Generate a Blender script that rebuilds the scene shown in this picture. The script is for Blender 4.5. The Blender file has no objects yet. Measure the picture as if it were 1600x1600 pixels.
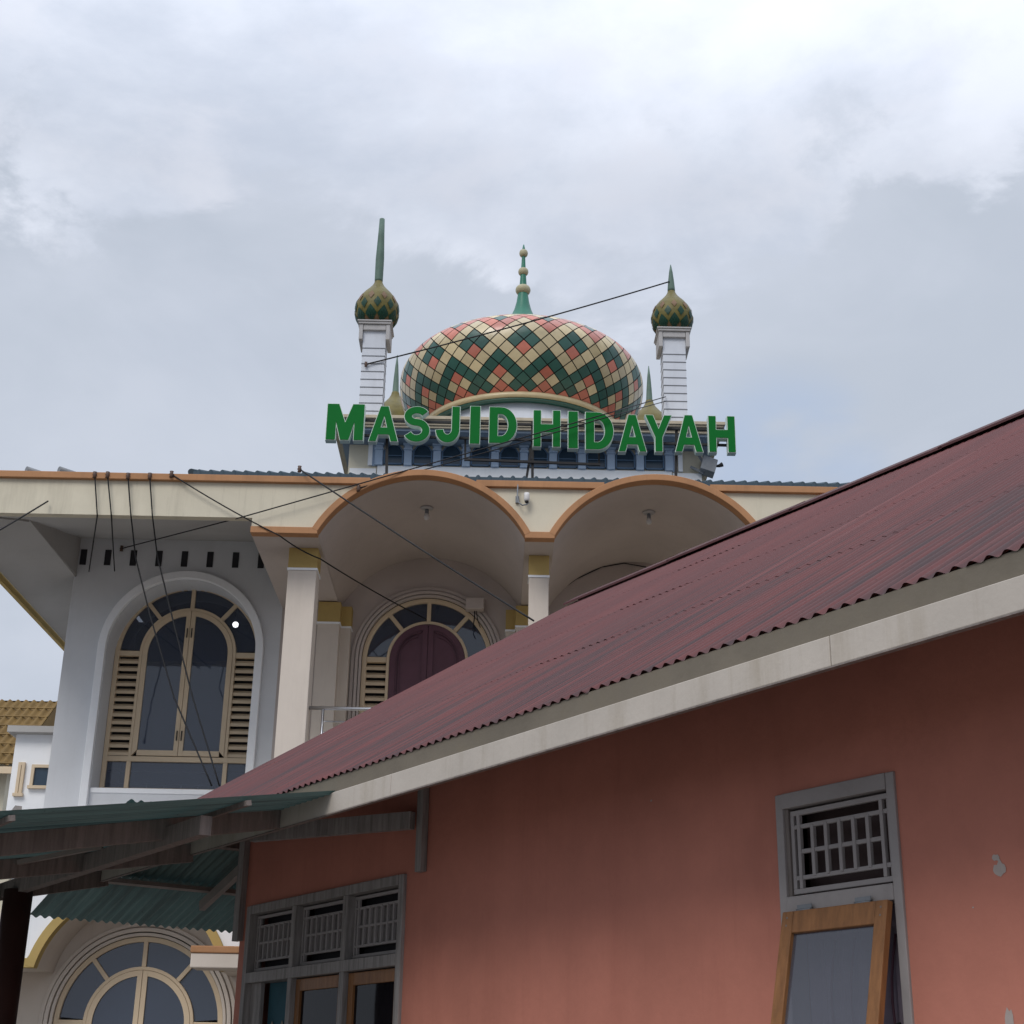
import bpy, math, random
from mathutils import Vector, Matrix, noise
random.seed(7)
R = math.radians
sc = bpy.context.scene
COL = sc.collection

# ------------------------------------------------------------------ camera
PITCH, ROLL, YAW, WALLB = 0.376665, 0.0176747, 0.00627678, -0.59048
FPX = 2335.4
CAM = Vector((0, 0, 1.6))
fw = Vector((math.sin(YAW)*math.cos(PITCH), math.cos(YAW)*math.cos(PITCH), math.sin(PITCH)))
rt = Vector((math.cos(YAW), -math.sin(YAW), 0))
up = rt.cross(fw)
rt2 = rt*math.cos(ROLL) + up*math.sin(ROLL)
up2 = up*math.cos(ROLL) - rt*math.sin(ROLL)
cd = bpy.data.cameras.new('camera'); cam = bpy.data.objects.new('camera', cd); COL.objects.link(cam)
cd.sensor_width = 36; cd.lens = 36*FPX/1600; cd.clip_start = .05; cd.clip_end = 3000
m3 = Matrix((rt2, up2, -fw)).transposed()
cam.matrix_world = Matrix.Translation(CAM) @ m3.to_4x4()
sc.camera = cam

def ray(x, y): return fw + rt2*((x-800)/FPX) - up2*((y-800)/FPX)
def at(x, y, Y):                                  # photo point -> point on the plane Y = const (mosque planes)
    d = ray(x, y); return CAM + d*(Y/d.y)
def atZ(x, y, Z):
    d = ray(x, y); return CAM + d*((Z-CAM.z)/d.z)
# pink house frame: u along its front wall, n outward from the wall, z up
U = Vector((-math.sin(WALLB), -math.cos(WALLB), 0))
N = Vector((-math.cos(WALLB), math.sin(WALLB), 0))
ZUP = Vector((0, 0, 1))
def H(u, n, z): return U*u + N*n + ZUP*z
def atN(x, y, n):
    d = ray(x, y); return CAM + d*(n/(d.dot(N)))
def atU(x, y, u):
    d = ray(x, y); return CAM + d*(u/(d.dot(U)))

# ------------------------------------------------------------------ objects
def tag(o, label=None, cat=None, group=None, kind=None):
    if label: o['label'] = label
    if cat: o['category'] = cat
    if group: o['group'] = group
    if kind: o['kind'] = kind
    return o
def empty(name, loc, label, cat, group=None):
    o = bpy.data.objects.new(name, None); COL.objects.link(o); o.location = loc
    o.empty_display_size = .2
    return tag(o, label, cat, group)
def root_loc(o):
    v = Vector((0, 0, 0))
    while o is not None:
        v += o.location; o = o.parent
    return v

class MB:
    def __init__(s): s.v = []; s.f = []; s.m = []; s.uv = {}; s.sm = []
    def vert(s, p, uv=None):
        s.v.append(Vector(p))
        if uv is not None: s.uv[len(s.v)-1] = uv
        return len(s.v)-1
    def face(s, idx, m=0, smooth=False): s.f.append(tuple(idx)); s.m.append(m); s.sm.append(smooth)
    def poly(s, pts, m=0, smooth=False): s.face([s.vert(p) for p in pts], m, smooth)
    def boxp(s, o, a, b, c, m=0):
        """box from corner o and edge vectors a, b, c"""
        o = Vector(o); P = [o, o+a, o+a+b, o+b, o+c, o+a+c, o+a+b+c, o+b+c]
        i = [s.vert(p) for p in P]
        for q in ((0,3,2,1), (4,5,6,7), (0,1,5,4), (1,2,6,5), (2,3,7,6), (3,0,4,7)): s.face([i[k] for k in q], m)
        return s
    def box(s, x0, x1, y0, y1, z0, z1, m=0):
        return s.boxp((x0,y0,z0), Vector((x1-x0,0,0)), Vector((0,y1-y0,0)), Vector((0,0,z1-z0)), m)
    def hbox(s, u0, u1, n0, n1, z0, z1, m=0):
        return s.boxp(H(u0,n0,z0), U*(u1-u0), N*(n1-n0), ZUP*(z1-z0), m)
    def bar(s, p, q, w, h, upv=ZUP, m=0):
        """rectangular bar from p to q, width w sideways, height h, centred"""
        p = Vector(p); q = Vector(q); d = q-p; sd = d.cross(upv)
        if sd.length < 1e-6: sd = d.cross(Vector((1,0,0)))
        sd.normalize(); uu = sd.cross(d).normalized()
        return s.boxp(p - sd*w/2 - uu*h/2, d, sd*w, uu*h, m)
    def tube(s, pts, r, n=8, m=0, cap=True):
        pts = [Vector(p) for p in pts]; rings = []
        for k, p in enumerate(pts):
            d = (pts[min(k+1, len(pts)-1)] - pts[max(k-1, 0)]).normalized()
            a = d.cross(ZUP if abs(d.z) < .95 else Vector((1,0,0))).normalized(); b = a.cross(d)
            rr = r[k] if isinstance(r, (list, tuple)) else r
            rings.append([s.vert(p + a*rr*math.cos(t*2*math.pi/n) + b*rr*math.sin(t*2*math.pi/n)) for t in range(n)])
        for A, B in zip(rings, rings[1:]):
            for t in range(n): s.face((A[t], A[(t+1)%n], B[(t+1)%n], B[t]), m, True)
        if cap: s.face(rings[0][::-1], m); s.face(rings[-1], m)
        return s
    def lathe(s, prof, c, n=32, m=0):
        c = Vector(c); rings = []
        for r, z in prof:
            rings.append([s.vert(c + Vector((r*math.cos(t*2*math.pi/n), r*math.sin(t*2*math.pi/n), z))) for t in range(n)])
        for A, B in zip(rings, rings[1:]):
            for t in range(n): s.face((A[t], A[(t+1)%n], B[(t+1)%n], B[t]), m, True)
        s.face(rings[0][::-1], m); s.face(rings[-1], m)
        return s
    def ribbon(s, A, B, thick, m=0):
        """solid band between polylines A and B (same length), extruded by the vector thick"""
        n = len(A); t = Vector(thick)
        a = [s.vert(p) for p in A]; b = [s.vert(p) for p in B]
        a2 = [s.vert(Vector(p)+t) for p in A]; b2 = [s.vert(Vector(p)+t) for p in B]
        for i in range(n-1):
            s.face((a[i], a[i+1], b[i+1], b[i]), m); s.face((a2[i], b2[i], b2[i+1], a2[i+1]), m)
            s.face((a[i], a2[i], a2[i+1], a[i+1]), m); s.face((b[i], b[i+1], b2[i+1], b2[i]), m)
        s.face((a[0], b[0], b2[0], a2[0]), m); s.face((a[-1], a2[-1], b2[-1], b[-1]), m)
        return s
    def build(s, name, mats, parent=None, bevel=0, autosmooth=None):
        off = root_loc(parent) if parent is not None else Vector((0,0,0))
        me = bpy.data.meshes.new(name)
        me.from_pydata([tuple(p-off) for p in s.v], [], s.f)
        if not isinstance(mats, (list, tuple)): mats = [mats]
        for mm in mats: me.materials.append(mm)
        me.polygons.foreach_set('material_index', s.m)
        me.polygons.foreach_set('use_smooth', s.sm)
        if s.uv:
            L = me.uv_layers.new(name='UVMap')
            for lp in me.loops: L.data[lp.index].uv = s.uv.get(lp.vertex_index, (0,0))
        me.validate()
        import bmesh
        bm = bmesh.new(); bm.from_mesh(me)
        bmesh.ops.recalc_face_normals(bm, faces=bm.faces)
        bm.to_mesh(me); bm.free()
        o = bpy.data.objects.new(name, me); COL.objects.link(o)
        if parent is not None: o.parent = parent
        if bevel:
            md = o.modifiers.new('bevel', 'BEVEL'); md.width = bevel; md.segments = 2; md.limit_method = 'ANGLE'; md.angle_limit = R(40)
        return o
def copy_tree(o, parent, loc):
    c = o.copy(); COL.objects.link(c); c.parent = parent; c.location = loc
    for ch in list(o.children): copy_tree(ch, c, ch.location.copy())
    return c

# ------------------------------------------------------------------ materials
def mat(name, col, rough=.8, var=.12, vscale=1.5, bump=.15, bscale=40, dirt=0, dirtcol=(.12,.10,.08), spec=.3, metal=0, streak=0, coat=0):
    M = bpy.data.materials.new(name); M.use_nodes = True; nt = M.node_tree; nd = nt.nodes; lk = nt.links
    b = nd['Principled BSDF']; b.inputs['Roughness'].default_value = rough; b.inputs['Metallic'].default_value = metal
    b.inputs['Specular IOR Level'].default_value = spec; b.inputs['Coat Weight'].default_value = coat
    tc = nd.new('ShaderNodeTexCoord')
    n1 = nd.new('ShaderNodeTexNoise'); n1.inputs['Scale'].default_value = vscale; n1.inputs['Detail'].default_value = 8; n1.inputs['Roughness'].default_value = .65
    lk.new(tc.outputs['Object'], n1.inputs['Vector'])
    rp = nd.new('ShaderNodeValToRGB'); c = Vector(col)
    rp.color_ramp.elements[0].position = .3; rp.color_ramp.elements[1].position = .7
    rp.color_ramp.elements[0].color = (*(c*(1-var)), 1); rp.color_ramp.elements[1].color = (*[min(1, k*(1+var)) for k in c], 1)
    lk.new(n1.outputs['Fac'], rp.inputs['Fac']); out = rp.outputs['Color']
    if dirt:
        for sclv, lo, hi, amt in (((vscale*2.2, vscale*2.2, vscale*.25) if streak else (vscale*2,)*3, .52, .78, dirt), ((13, 13, .9) if streak else (9, 9, 9), .56, .78, dirt*.7)):
            mp = nd.new('ShaderNodeMapping'); mp.inputs['Scale'].default_value = sclv; lk.new(tc.outputs['Object'], mp.inputs['Vector'])
            n2 = nd.new('ShaderNodeTexNoise'); n2.inputs['Scale'].default_value = 1; n2.inputs['Detail'].default_value = 10; n2.inputs['Roughness'].default_value = .7
            lk.new(mp.outputs['Vector'], n2.inputs['Vector'])
            r2 = nd.new('ShaderNodeMapRange'); r2.inputs['From Min'].default_value = lo; r2.inputs['From Max'].default_value = hi; r2.inputs['To Max'].default_value = amt
            lk.new(n2.outputs['Fac'], r2.inputs['Value'])
            mx = nd.new('ShaderNodeMixRGB'); mx.inputs['Color2'].default_value = (*dirtcol, 1)
            lk.new(r2.outputs['Result'], mx.inputs['Fac']); lk.new(out, mx.inputs['Color1']); out = mx.outputs['Color']
    lk.new(out, b.inputs['Base Color'])
    if bump:
        n3 = nd.new('ShaderNodeTexNoise'); n3.inputs['Scale'].default_value = bscale; n3.inputs['Detail'].default_value = 4
        lk.new(tc.outputs['Object'], n3.inputs['Vector'])
        bp = nd.new('ShaderNodeBump'); bp.inputs['Strength'].default_value = bump; bp.inputs['Distance'].default_value = .01
        lk.new(n3.outputs['Fac'], bp.inputs['Height']); lk.new(bp.outputs['Normal'], b.inputs['Normal'])
    return M
def sheet_mat(name, c1, c2, c3, rough=.75, per=0):
    """corrugated sheet: streaks down the slope from the UV (metres along, metres up)"""
    M = bpy.data.materials.new(name); M.use_nodes = True; nt = M.node_tree; nd = nt.nodes; lk = nt.links
    b = nd['Principled BSDF']; b.inputs['Roughness'].default_value = rough; b.inputs['Specular IOR Level'].default_value = .25
    uv = nd.new('ShaderNodeUVMap')
    def nz(sx, sy, det=8, lo=.35, hi=.65):
        mp = nd.new('ShaderNodeMapping'); mp.inputs['Scale'].default_value = (sx, sy, 1); lk.new(uv.outputs['UV'], mp.inputs['Vector'])
        n = nd.new('ShaderNodeTexNoise'); n.inputs['Scale'].default_value = 1; n.inputs['Detail'].default_value = det; n.inputs['Roughness'].default_value = .65
        lk.new(mp.outputs['Vector'], n.inputs['Vector'])
        r = nd.new('ShaderNodeMapRange'); r.inputs['From Min'].default_value = lo; r.inputs['From Max'].default_value = hi; lk.new(n.outputs['Fac'], r.inputs['Value'])
        return r.outputs['Result']
    def mix(f, a, c):
        x = nd.new('ShaderNodeMixRGB'); lk.new(f, x.inputs['Fac'])
        if isinstance(a, tuple): x.inputs['Color1'].default_value = (*a, 1)
        else: lk.new(a, x.inputs['Color1'])
        x.inputs['Color2'].default_value = (*c, 1); return x.outputs['Color']
    def mul(a, k):
        x = nd.new('ShaderNodeMath'); x.operation = 'MULTIPLY'; lk.new(a, x.inputs[0])
        if isinstance(k, (int, float)): x.inputs[1].default_value = k
        else: lk.new(k, x.inputs[1])
        return x.outputs[0]
    col = mix(nz(1.3, .25), c1, c2)                         # broad weathering
    sp = nd.new('ShaderNodeSeparateXYZ'); lk.new(uv.outputs['UV'], sp.inputs[0])
    low = nd.new('ShaderNodeMapRange'); low.inputs['From Min'].default_value = 3.4; low.inputs['From Max'].default_value = 1.0
    low.inputs['To Min'].default_value = .12; low.inputs['To Max'].default_value = 1; lk.new(sp.outputs['Y'], low.inputs['Value'])
    col = mix(mul(nz(9, .5, 10, .44, .60), low.outputs['Result']), col, c3)      # mossy streaks, most on the older lower sheets
    col = mix(mul(nz(30, 1.2, 6, .5, .72), .45), col, c3)
    col = mix(mul(nz(15, .22, 7, .57, .66), .55), col, tuple(k*1.1+.03 for k in c1))    # chalky paint lines
    if per:
        def fl(o, k):
            a_ = mul(o, 1/k); x = nd.new('ShaderNodeMath'); x.operation = 'FLOOR'; lk.new(a_, x.inputs[0]); return x.outputs[0]
        cmb = nd.new('ShaderNodeCombineXYZ'); lk.new(fl(sp.outputs['X'], per*10), cmb.inputs[0]); lk.new(fl(sp.outputs['Y'], 1.6), cmb.inputs[1])
        wnz = nd.new('ShaderNodeTexWhiteNoise'); wnz.noise_dimensions = '2D'; lk.new(cmb.outputs[0], wnz.inputs['Vector'])
        col = mix(mul(wnz.outputs['Value'], .25), col, c3)                          # sheet to sheet differences
        cs = nd.new('ShaderNodeMath'); cs.operation = 'COSINE'; lk.new(mul(sp.outputs['X'], 2*math.pi/per), cs.inputs[0])
        vr = nd.new('ShaderNodeMapRange'); vr.inputs['From Min'].default_value = .1; vr.inputs['From Max'].default_value = -.9; lk.new(cs.outputs[0], vr.inputs['Value'])
        col = mix(mul(mul(vr.outputs['Result'], nz(5, .5, 6, .3, .62)), .55), col, tuple(k*.55 for k in c3))   # dirt lying in the valleys
    col = mix(mul(nz(26, 26, 3, .66, .74), .7), col, (.02,.017,.016))              # specks of lichen and nail heads
    lk.new(col, b.inputs['Base Color'])
    return M
def glass_mat(name, tint=(.072,.098,.160), refl=1.0, tr=.35, dif=.5):
    M = bpy.data.materials.new(name); M.use_nodes = True; nt = M.node_tree; nd = nt.nodes; lk = nt.links
    for n in list(nd):
        if n.type == 'BSDF_PRINCIPLED': nd.remove(n)
    o = nd['Material Output']
    t = nd.new('ShaderNodeBsdfTransparent'); t.inputs['Color'].default_value = (tr, tr*1.05, tr*1.15, 1)
    d = nd.new('ShaderNodeBsdfDiffuse'); d.inputs['Color'].default_value = (*tint, 1)
    m0 = nd.new('ShaderNodeMixShader'); m0.inputs[0].default_value = dif; lk.new(t.outputs[0], m0.inputs[1]); lk.new(d.outputs[0], m0.inputs[2])
    g = nd.new('ShaderNodeBsdfGlossy'); g.inputs['Roughness'].default_value = .03; g.inputs['Color'].default_value = (refl, refl, refl, 1)
    lw = nd.new('ShaderNodeLayerWeight'); pw = nd.new('ShaderNodeMath'); pw.operation = 'POWER'; pw.inputs[1].default_value = 4.5; lk.new(lw.outputs['Facing'], pw.inputs[0])
    fr = nd.new('ShaderNodeMath'); fr.operation = 'MULTIPLY_ADD'; fr.inputs[1].default_value = .9; fr.inputs[2].default_value = .06; lk.new(pw.outputs[0], fr.inputs[0])
    tc = nd.new('ShaderNodeTexCoord'); nz = nd.new('ShaderNodeTexNoise'); nz.inputs['Scale'].default_value = 1.2
    bp = nd.new('ShaderNodeBump'); bp.inputs['Strength'].default_value = .06; bp.inputs['Distance'].default_value = .05
    lk.new(tc.outputs['Object'], nz.inputs['Vector']); lk.new(nz.outputs['Fac'], bp.inputs['Height']); lk.new(bp.outputs['Normal'], g.inputs['Normal'])
    m1 = nd.new('ShaderNodeMixShader'); lk.new(fr.outputs[0], m1.inputs[0]); lk.new(m0.outputs[0], m1.inputs[1]); lk.new(g.outputs[0], m1.inputs[2])
    lk.new(m1.outputs[0], o.inputs['Surface']); return M
def glow_mat(name, col, s):
    M = bpy.data.materials.new(name); M.use_nodes = True; b = M.node_tree.nodes['Principled BSDF']
    b.inputs['Emission Color'].default_value = (*col, 1); b.inputs['Emission Strength'].default_value = s; return M
def wood_mat(name, col, var=.3, rough=.7, sc3=(14, 14, 1.2), dirt=.3):
    M = mat(name, col, rough, var, 1, .25, 30, 0)
    nt = M.node_tree; nd = nt.nodes; lk = nt.links
    n1 = [n for n in nd if n.type == 'TEX_NOISE'][0]; tc = [n for n in nd if n.type == 'TEX_COORD'][0]
    mp = nd.new('ShaderNodeMapping'); mp.inputs['Scale'].default_value = sc3; lk.new(tc.outputs['Object'], mp.inputs['Vector']); lk.new(mp.outputs['Vector'], n1.inputs['Vector'])
    n1.inputs['Scale'].default_value = 2
    return M

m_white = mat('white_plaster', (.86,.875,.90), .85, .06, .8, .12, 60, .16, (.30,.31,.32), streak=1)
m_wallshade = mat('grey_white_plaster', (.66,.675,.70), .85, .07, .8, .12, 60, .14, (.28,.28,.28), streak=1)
m_cream = mat('cream_plaster', (.63,.58,.46), .85, .08, .9, .14, 60, .45, (.28,.25,.19), streak=1)
m_column = mat('column_plaster', (.64,.57,.50), .85, .06, .9, .12, 60, .22, (.33,.28,.23), streak=1)
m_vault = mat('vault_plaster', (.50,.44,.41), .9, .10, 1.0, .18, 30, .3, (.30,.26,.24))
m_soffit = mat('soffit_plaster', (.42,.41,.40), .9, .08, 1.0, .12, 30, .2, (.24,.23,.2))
m_band = mat('orange_brown_trim', (.42,.218,.108), .8, .12, 1.5, .15, 50, .45, (.2,.11,.06), streak=1)
m_yellow = mat('yellow_ochre_paint', (.45,.325,.12), .8, .12, 2, .12, 50, .4, (.3,.2,.1))
m_window = mat('beige_window_wood', (.65,.52,.365), .55, .08, 2, .08, 40, .12, (.25,.18,.1))
m_door = mat('maroon_door_wood', (.115,.048,.07), .45, .15, 3, .08, 30, .1, (.03,.015,.02))
m_glass = glass_mat('dark_tinted_glass')
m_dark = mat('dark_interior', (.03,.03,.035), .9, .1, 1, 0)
m_blue = mat('pale_blue_plaster', (.40,.50,.64), .8, .08, 2, .1, 50, .15, (.25,.28,.33))
m_bluewin = mat('blue_window_wood', (.10,.17,.27), .5, .1, 3, .08, 40)
m_soffblue = mat('blue_grey_soffit', (.24,.30,.38), .85, .08, 1.4, .1, 40, .2, (.15,.17,.2))
m_stone = mat('weathered_cream_cornice', (.50,.43,.32), .9, .15, 2, .2, 40, .6, (.10,.085,.06))
m_roofblue = mat('blue_roof_tile', (.045,.075,.10), .7, .15, 3, .1, 40, .3, (.04,.06,.08))
m_green = mat('dome_green_tile', (.012,.085,.063), .35, .15, 6, .03, 60, spec=.5)
m_tcream = mat('dome_cream_tile', (.56,.46,.27), .45, .12, 6, .03, 60, .25, (.3,.24,.14), spec=.4)
m_tred = mat('dome_salmon_tile', (.50,.145,.09), .45, .12, 6, .03, 60, .2, (.25,.1,.07), spec=.4)
for M_ in (m_green, m_tcream, m_tred):
    nt_ = M_.node_tree; b_ = nt_.nodes['Principled BSDF']; src = b_.inputs['Base Color'].links[0].from_socket
    b_.inputs['Specular IOR Level'].default_value = .75; b_.inputs['Coat Weight'].default_value = .12; b_.inputs['Coat Roughness'].default_value = .25
    ge = nt_.nodes.new('ShaderNodeNewGeometry'); mr = nt_.nodes.new('ShaderNodeMapRange'); mr.inputs['To Min'].default_value = .78; mr.inputs['To Max'].default_value = 1.14
    nt_.links.new(ge.outputs['Random Per Island'], mr.inputs['Value']); vm = nt_.nodes.new('ShaderNodeVectorMath'); vm.operation = 'SCALE'
    nt_.links.new(src, vm.inputs[0]); nt_.links.new(mr.outputs['Result'], vm.inputs['Scale']); nt_.links.new(vm.outputs['Vector'], b_.inputs['Base Color'])
    m2 = nt_.nodes.new('ShaderNodeMapRange'); m2.inputs['To Min'].default_value = .26; m2.inputs['To Max'].default_value = .5; nt_.links.new(ge.outputs['Random Per Island'], m2.inputs['Value']); nt_.links.new(m2.outputs['Result'], b_.inputs['Roughness'])
m_grout = mat('dome_black_joint', (.012,.011,.010), .8, .1, 4, 0)
m_finial = mat('green_finial_paint', (.03,.17,.115), .4, .15, 4, .05, 40, .2, (.02,.08,.06))
m_ball = mat('finial_ball_paint', (.40,.37,.24), .5, .1, 5, .05, 40, .25, (.2,.17,.1))
m_olive = mat('olive_yellow_tile', (.135,.112,.026), .5, .25, 6, .08, 40, .4, (.08,.075,.02))
m_tan = mat('dull_brown_tile', (.17,.10,.05), .5, .2, 6, .05, 40)
m_spire = mat('grey_green_spire', (.10,.16,.13), .6, .2, 4, .08, 40, .4, (.13,.12,.06))
m_minaret = mat('minaret_plaster', (.60,.63,.69), .8, .06, 1.5, .1, 40, .2, (.33,.33,.34), streak=1)
m_joint = mat('minaret_joint', (.16,.17,.19), .9, .1, 3, 0)
m_lgreen = mat('letter_green', (.001,.135,.020), .6, .04, 3, 0, 40, spec=.12)
m_lwhite = mat('letter_white', (.62,.72,.66), .5, .05, 3, 0)
m_steel = mat('black_steel', (.022,.021,.022), .6, .2, 6, .1, 60)
m_stain = mat('stainless_steel', (.58,.58,.60), .3, .05, 6, 0, metal=1)
m_cable = mat('black_cable', (.014,.014,.016), .7, .1, 3, 0)
m_pvc = mat('white_plastic', (.62,.61,.60), .4, .06, 3, 0)
m_pink = mat('salmon_wall_paint', (.505,.197,.143), .85, .12, 1.3, .3, 14, .32, (.36,.125,.09), streak=1)
m_fascia_hi = mat('grimy_fascia_board', (.165,.143,.112), .85, .2, 1.6, .12, 40, .6, (.15,.125,.085))
m_fascia_lo = mat('white_fascia_board', (.47,.425,.375), .8, .10, 1.4, .12, 40, .6, (.25,.20,.13), streak=1)
m_redroof = sheet_mat('red_corrugated_sheet', (.140,.043,.041), (.108,.036,.036), (.060,.037,.039), per=.0765)
m_ridge = mat('dark_red_ridge', (.075,.027,.028), .7, .2, 3, .1, 30)
m_greenroof = sheet_mat('green_corrugated_sheet', (.115,.185,.175), (.09,.155,.148), (.07,.105,.10), .6)
m_wood_grey = wood_mat('weathered_grey_wood', (.27,.25,.24), .38)
m_wood_dark = wood_mat('dark_rafter_wood', (.20,.172,.158), .3, .8)
m_wood_orange = wood_mat('varnished_brown_wood', (.25,.115,.045), .28, .5)
m_grille = mat('grey_painted_grille', (.33,.305,.30), .7, .12, 4, .1, 40, .3, (.12,.1,.09))
m_post = mat('dark_painted_post', (.055,.022,.018), .6, .2, 3, .08, 40)
m_purlin = mat('galvanised_purlin', (.26,.23,.21), .5, .15, 4, .05, 40)
m_tealcur = mat('teal_curtain', (.035,.10,.13), .85, .2, 3, .1, 30)
m_curpat = mat('pale_curtain_pattern', (.30,.28,.24), .85, .1, 3, 0)
m_browncur = mat('brown_curtain', (.075,.052,.05), .9, .2, 3, .1, 30)
m_lilac = mat('lilac_curtain', (.20,.165,.20), .9, .2, 4, .1, 30)
m_tileroof = mat('brown_roof_tile', (.17,.105,.032), .8, .25, 3, .1, 30, .3, (.07,.05,.02))
m_ground = mat('ground_concrete', (.17,.158,.143), .9, .2, .3, .1, 8, .3, (.15,.14,.12))
m_cornpatch = mat('bare_plaster', (.42,.36,.33), .9, .1, 8, .1, 50)
m_steelgrey = mat('grey_metal_bracket', (.20,.215,.235), .5, .2, 4, .05, 40)
m_pane_dark = glass_mat('dark_pane', (.022,.020,.025), .4, .3, .5)
m_pane_refl = glass_mat('reflecting_pane', (.125,.13,.165), 1.0, .6, .5)

# the green sheets let some daylight through
nt_ = m_greenroof.node_tree; b_ = nt_.nodes['Principled BSDF']; tr_ = nt_.nodes.new('ShaderNodeBsdfTranslucent'); mx_ = nt_.nodes.new('ShaderNodeMixShader'); mx_.inputs[0].default_value = .11
nt_.links.new(b_.inputs['Base Color'].links[0].from_socket, tr_.inputs['Color']); nt_.links.new(b_.outputs[0], mx_.inputs[1]); nt_.links.new(tr_.outputs[0], mx_.inputs[2]); nt_.links.new(mx_.outputs[0], nt_.nodes['Material Output'].inputs['Surface'])
# ------------------------------------------------------------------ ground
g = MB(); S = 600
for i in range(12):
    for j in range(12):
        x0, y0 = -S + i*100, -S + j*100
        g.poly([(x0,y0,0), (x0+100,y0,0), (x0+100,y0+100,0), (x0,y0+100,0)])
tag(g.build('ground', m_ground), kind='structure')

# ------------------------------------------------------------------ mosque
YF, YW = 20.0, 23.5            # front of the eave, main wall
mosque = empty('mosque', (0, 23.5, 0), 'two storey cream and white mosque with a chequered dome and four small minarets', 'mosque')
def arc(cx, zs, half, rise, n=28, extra=0.0):
    """circular segment through the springing points; extra widens the radius"""
    r = (half*half + rise*rise)/(2*rise); zc = zs + rise - r; a = math.asin(min(1, half/r))
    return [(cx + (r+extra)*math.sin(-a + 2*a*k/n), zc + (r+extra)*math.cos(-a + 2*a*k/n)) for k in range(n+1)]
A1 = (-1.165, 9.14, 1.48, .895); A2 = (2.222, 9.14, 1.48, .895)
A3 = (5.609, 9.14, 1.48, .895)
XL, XR = -8.05, 8.6
BT0, BT1 = 9.885, 9.985        # straight trim band
BB0, BB1 = 9.10, 9.20          # trim band over the piers
# fascia panels between the trims
def panel(pts_lo, pts_hi):
    f = MB(); f.ribbon([(x, YF+.02, z) for x, z in pts_lo], [(x, YF+.02, z) for x, z in pts_hi], (0, .14, 0)); f.build('fascia', m_cream, mosque)
panel([(XL, 9.35), (-3.6, 9.35)], [(XL, BT0), (-3.6, BT0)])
def arc_pts(A, side):
    o = arc(*A, extra=.10); o = [p for p in o if BB1 < p[1] < BT0 and ((p[0] < A[0]) == (side == 'L'))]
    return sorted(o)
# left of first arch
aL = arc_pts(A1, 'L'); lo = [(-3.6, BB1), (aL[0][0]-.02, BB1)] + aL
panel(lo, [(x, BT0) for x, z in lo])
for P, Q in ((A1, A2), (A2, A3)):
    r_ = arc_pts(P, 'R'); l_ = arc_pts(Q, 'L'); lo = r_ + [(r_[-1][0]+.02, BB1), (l_[0][0]-.02, BB1)] + l_
    panel(lo, [(x, BT0) for x, z in lo])
r_ = arc_pts(A3, 'R'); lo = r_ + [(XR, BB1)]
panel(lo, [(x, BT0) for x, z in lo])
# orange-brown trim
t = MB()
def band(x0, x1, z0, z1): t.box(x0, x1, YF-.05, YF+.14, z0, z1)
def cut(A): 
    o = arc(*A, extra=.10); xs = [p[0] for p in o if p[1] > (BT0+BT1)/2]; return min(xs), max(xs)
c1, c2, c3 = cut(A1), cut(A2), cut(A3)
band(XL-.03, c1[0]+.03, BT0, BT1); band(c1[1]-.03, c2[0]+.03, BT0, BT1); band(c2[1]-.03, c3[0]+.03, BT0, BT1); band(c3[1]-.03, XR, BT0, BT1)
for A in (A1, A2, A3):
    i_ = arc(*A, n=48); o_ = arc(*A, n=48, extra=.095)
    t.ribbon([(x, YF-.053, z) for x, z in i_], [(x, YF-.053, z) for x, z in o_], (0, .19, 0))
e1 = arc(*A1)[0][0]; e2 = arc(*A1)[-1][0]; e3 = arc(*A2)[0][0]; e4 = arc(*A2)[-1][0]; e5 = arc(*A3)[0][0]; e6 = arc(*A3)[-1][0]
for a, b in ((-3.6, e1+.0), (e2, e3), (e4, e5), (e6, 7.6)): t.box(a, b, YF-.05, YF+.12, BB0, BB1)
t.build('trim_band', m_band, mosque, bevel=.008)
# vaults (each its own shell from the eave to the wall)
for A in (A1, A2, A3):
    v = MB(); i_ = arc(*A, n=40); o_ = arc(*A, n=40, extra=.09)
    v.ribbon([(x, YF+.1405, z) for x, z in i_], [(x, YF+.1405, z) for x, z in o_], (0, YW-YF-.145, 0))
    v.sm = [True]*len(v.f)
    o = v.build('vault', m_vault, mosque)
    md = o.modifiers.new('edge', 'EDGE_SPLIT'); md.split_angle = R(35)
# beams running back between the vaults
for a, b in ((-3.6, e1-.004), (e2+.004, e3-.004), (e4+.004, e5-.004), (e6+.004, 7.6)):
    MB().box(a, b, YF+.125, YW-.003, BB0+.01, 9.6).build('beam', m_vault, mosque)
# porch floor slab and parapet below it
MB().box(-3.6, 7.6, 20.3, YW-.004, 4.95, 5.2).build('porch_slab', m_cream, mosque)
# columns
def column(x0, x1, y0, y1, ztop, zcap, zbot=0):
    c = MB(); c.box(x0, x1, y0, y1, zbot, zcap-.035); col = c.build('column', m_column, mosque, bevel=.01)
    MB().box(x0-.004, x1+.004, y0-.004, y1+.004, zcap, ztop).build('capital', m_yellow, col)
    MB().box(x0-.012, x1+.012, y0-.012, y1+.012, zcap-.034, zcap-.001).build('capital_ring', m_white, col)
    return col
column(-3.115, -2.70, 20.58, 20.98, 9.108, 8.80)
column(.395, .685, 20.70, 21.0, 9.108, 8.80)
column(3.74, 4.10, 20.70, 21.0, 9.108, 8.80)
column(7.15, 7.5, 20.70, 21.0, 9.108, 8.80)
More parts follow.
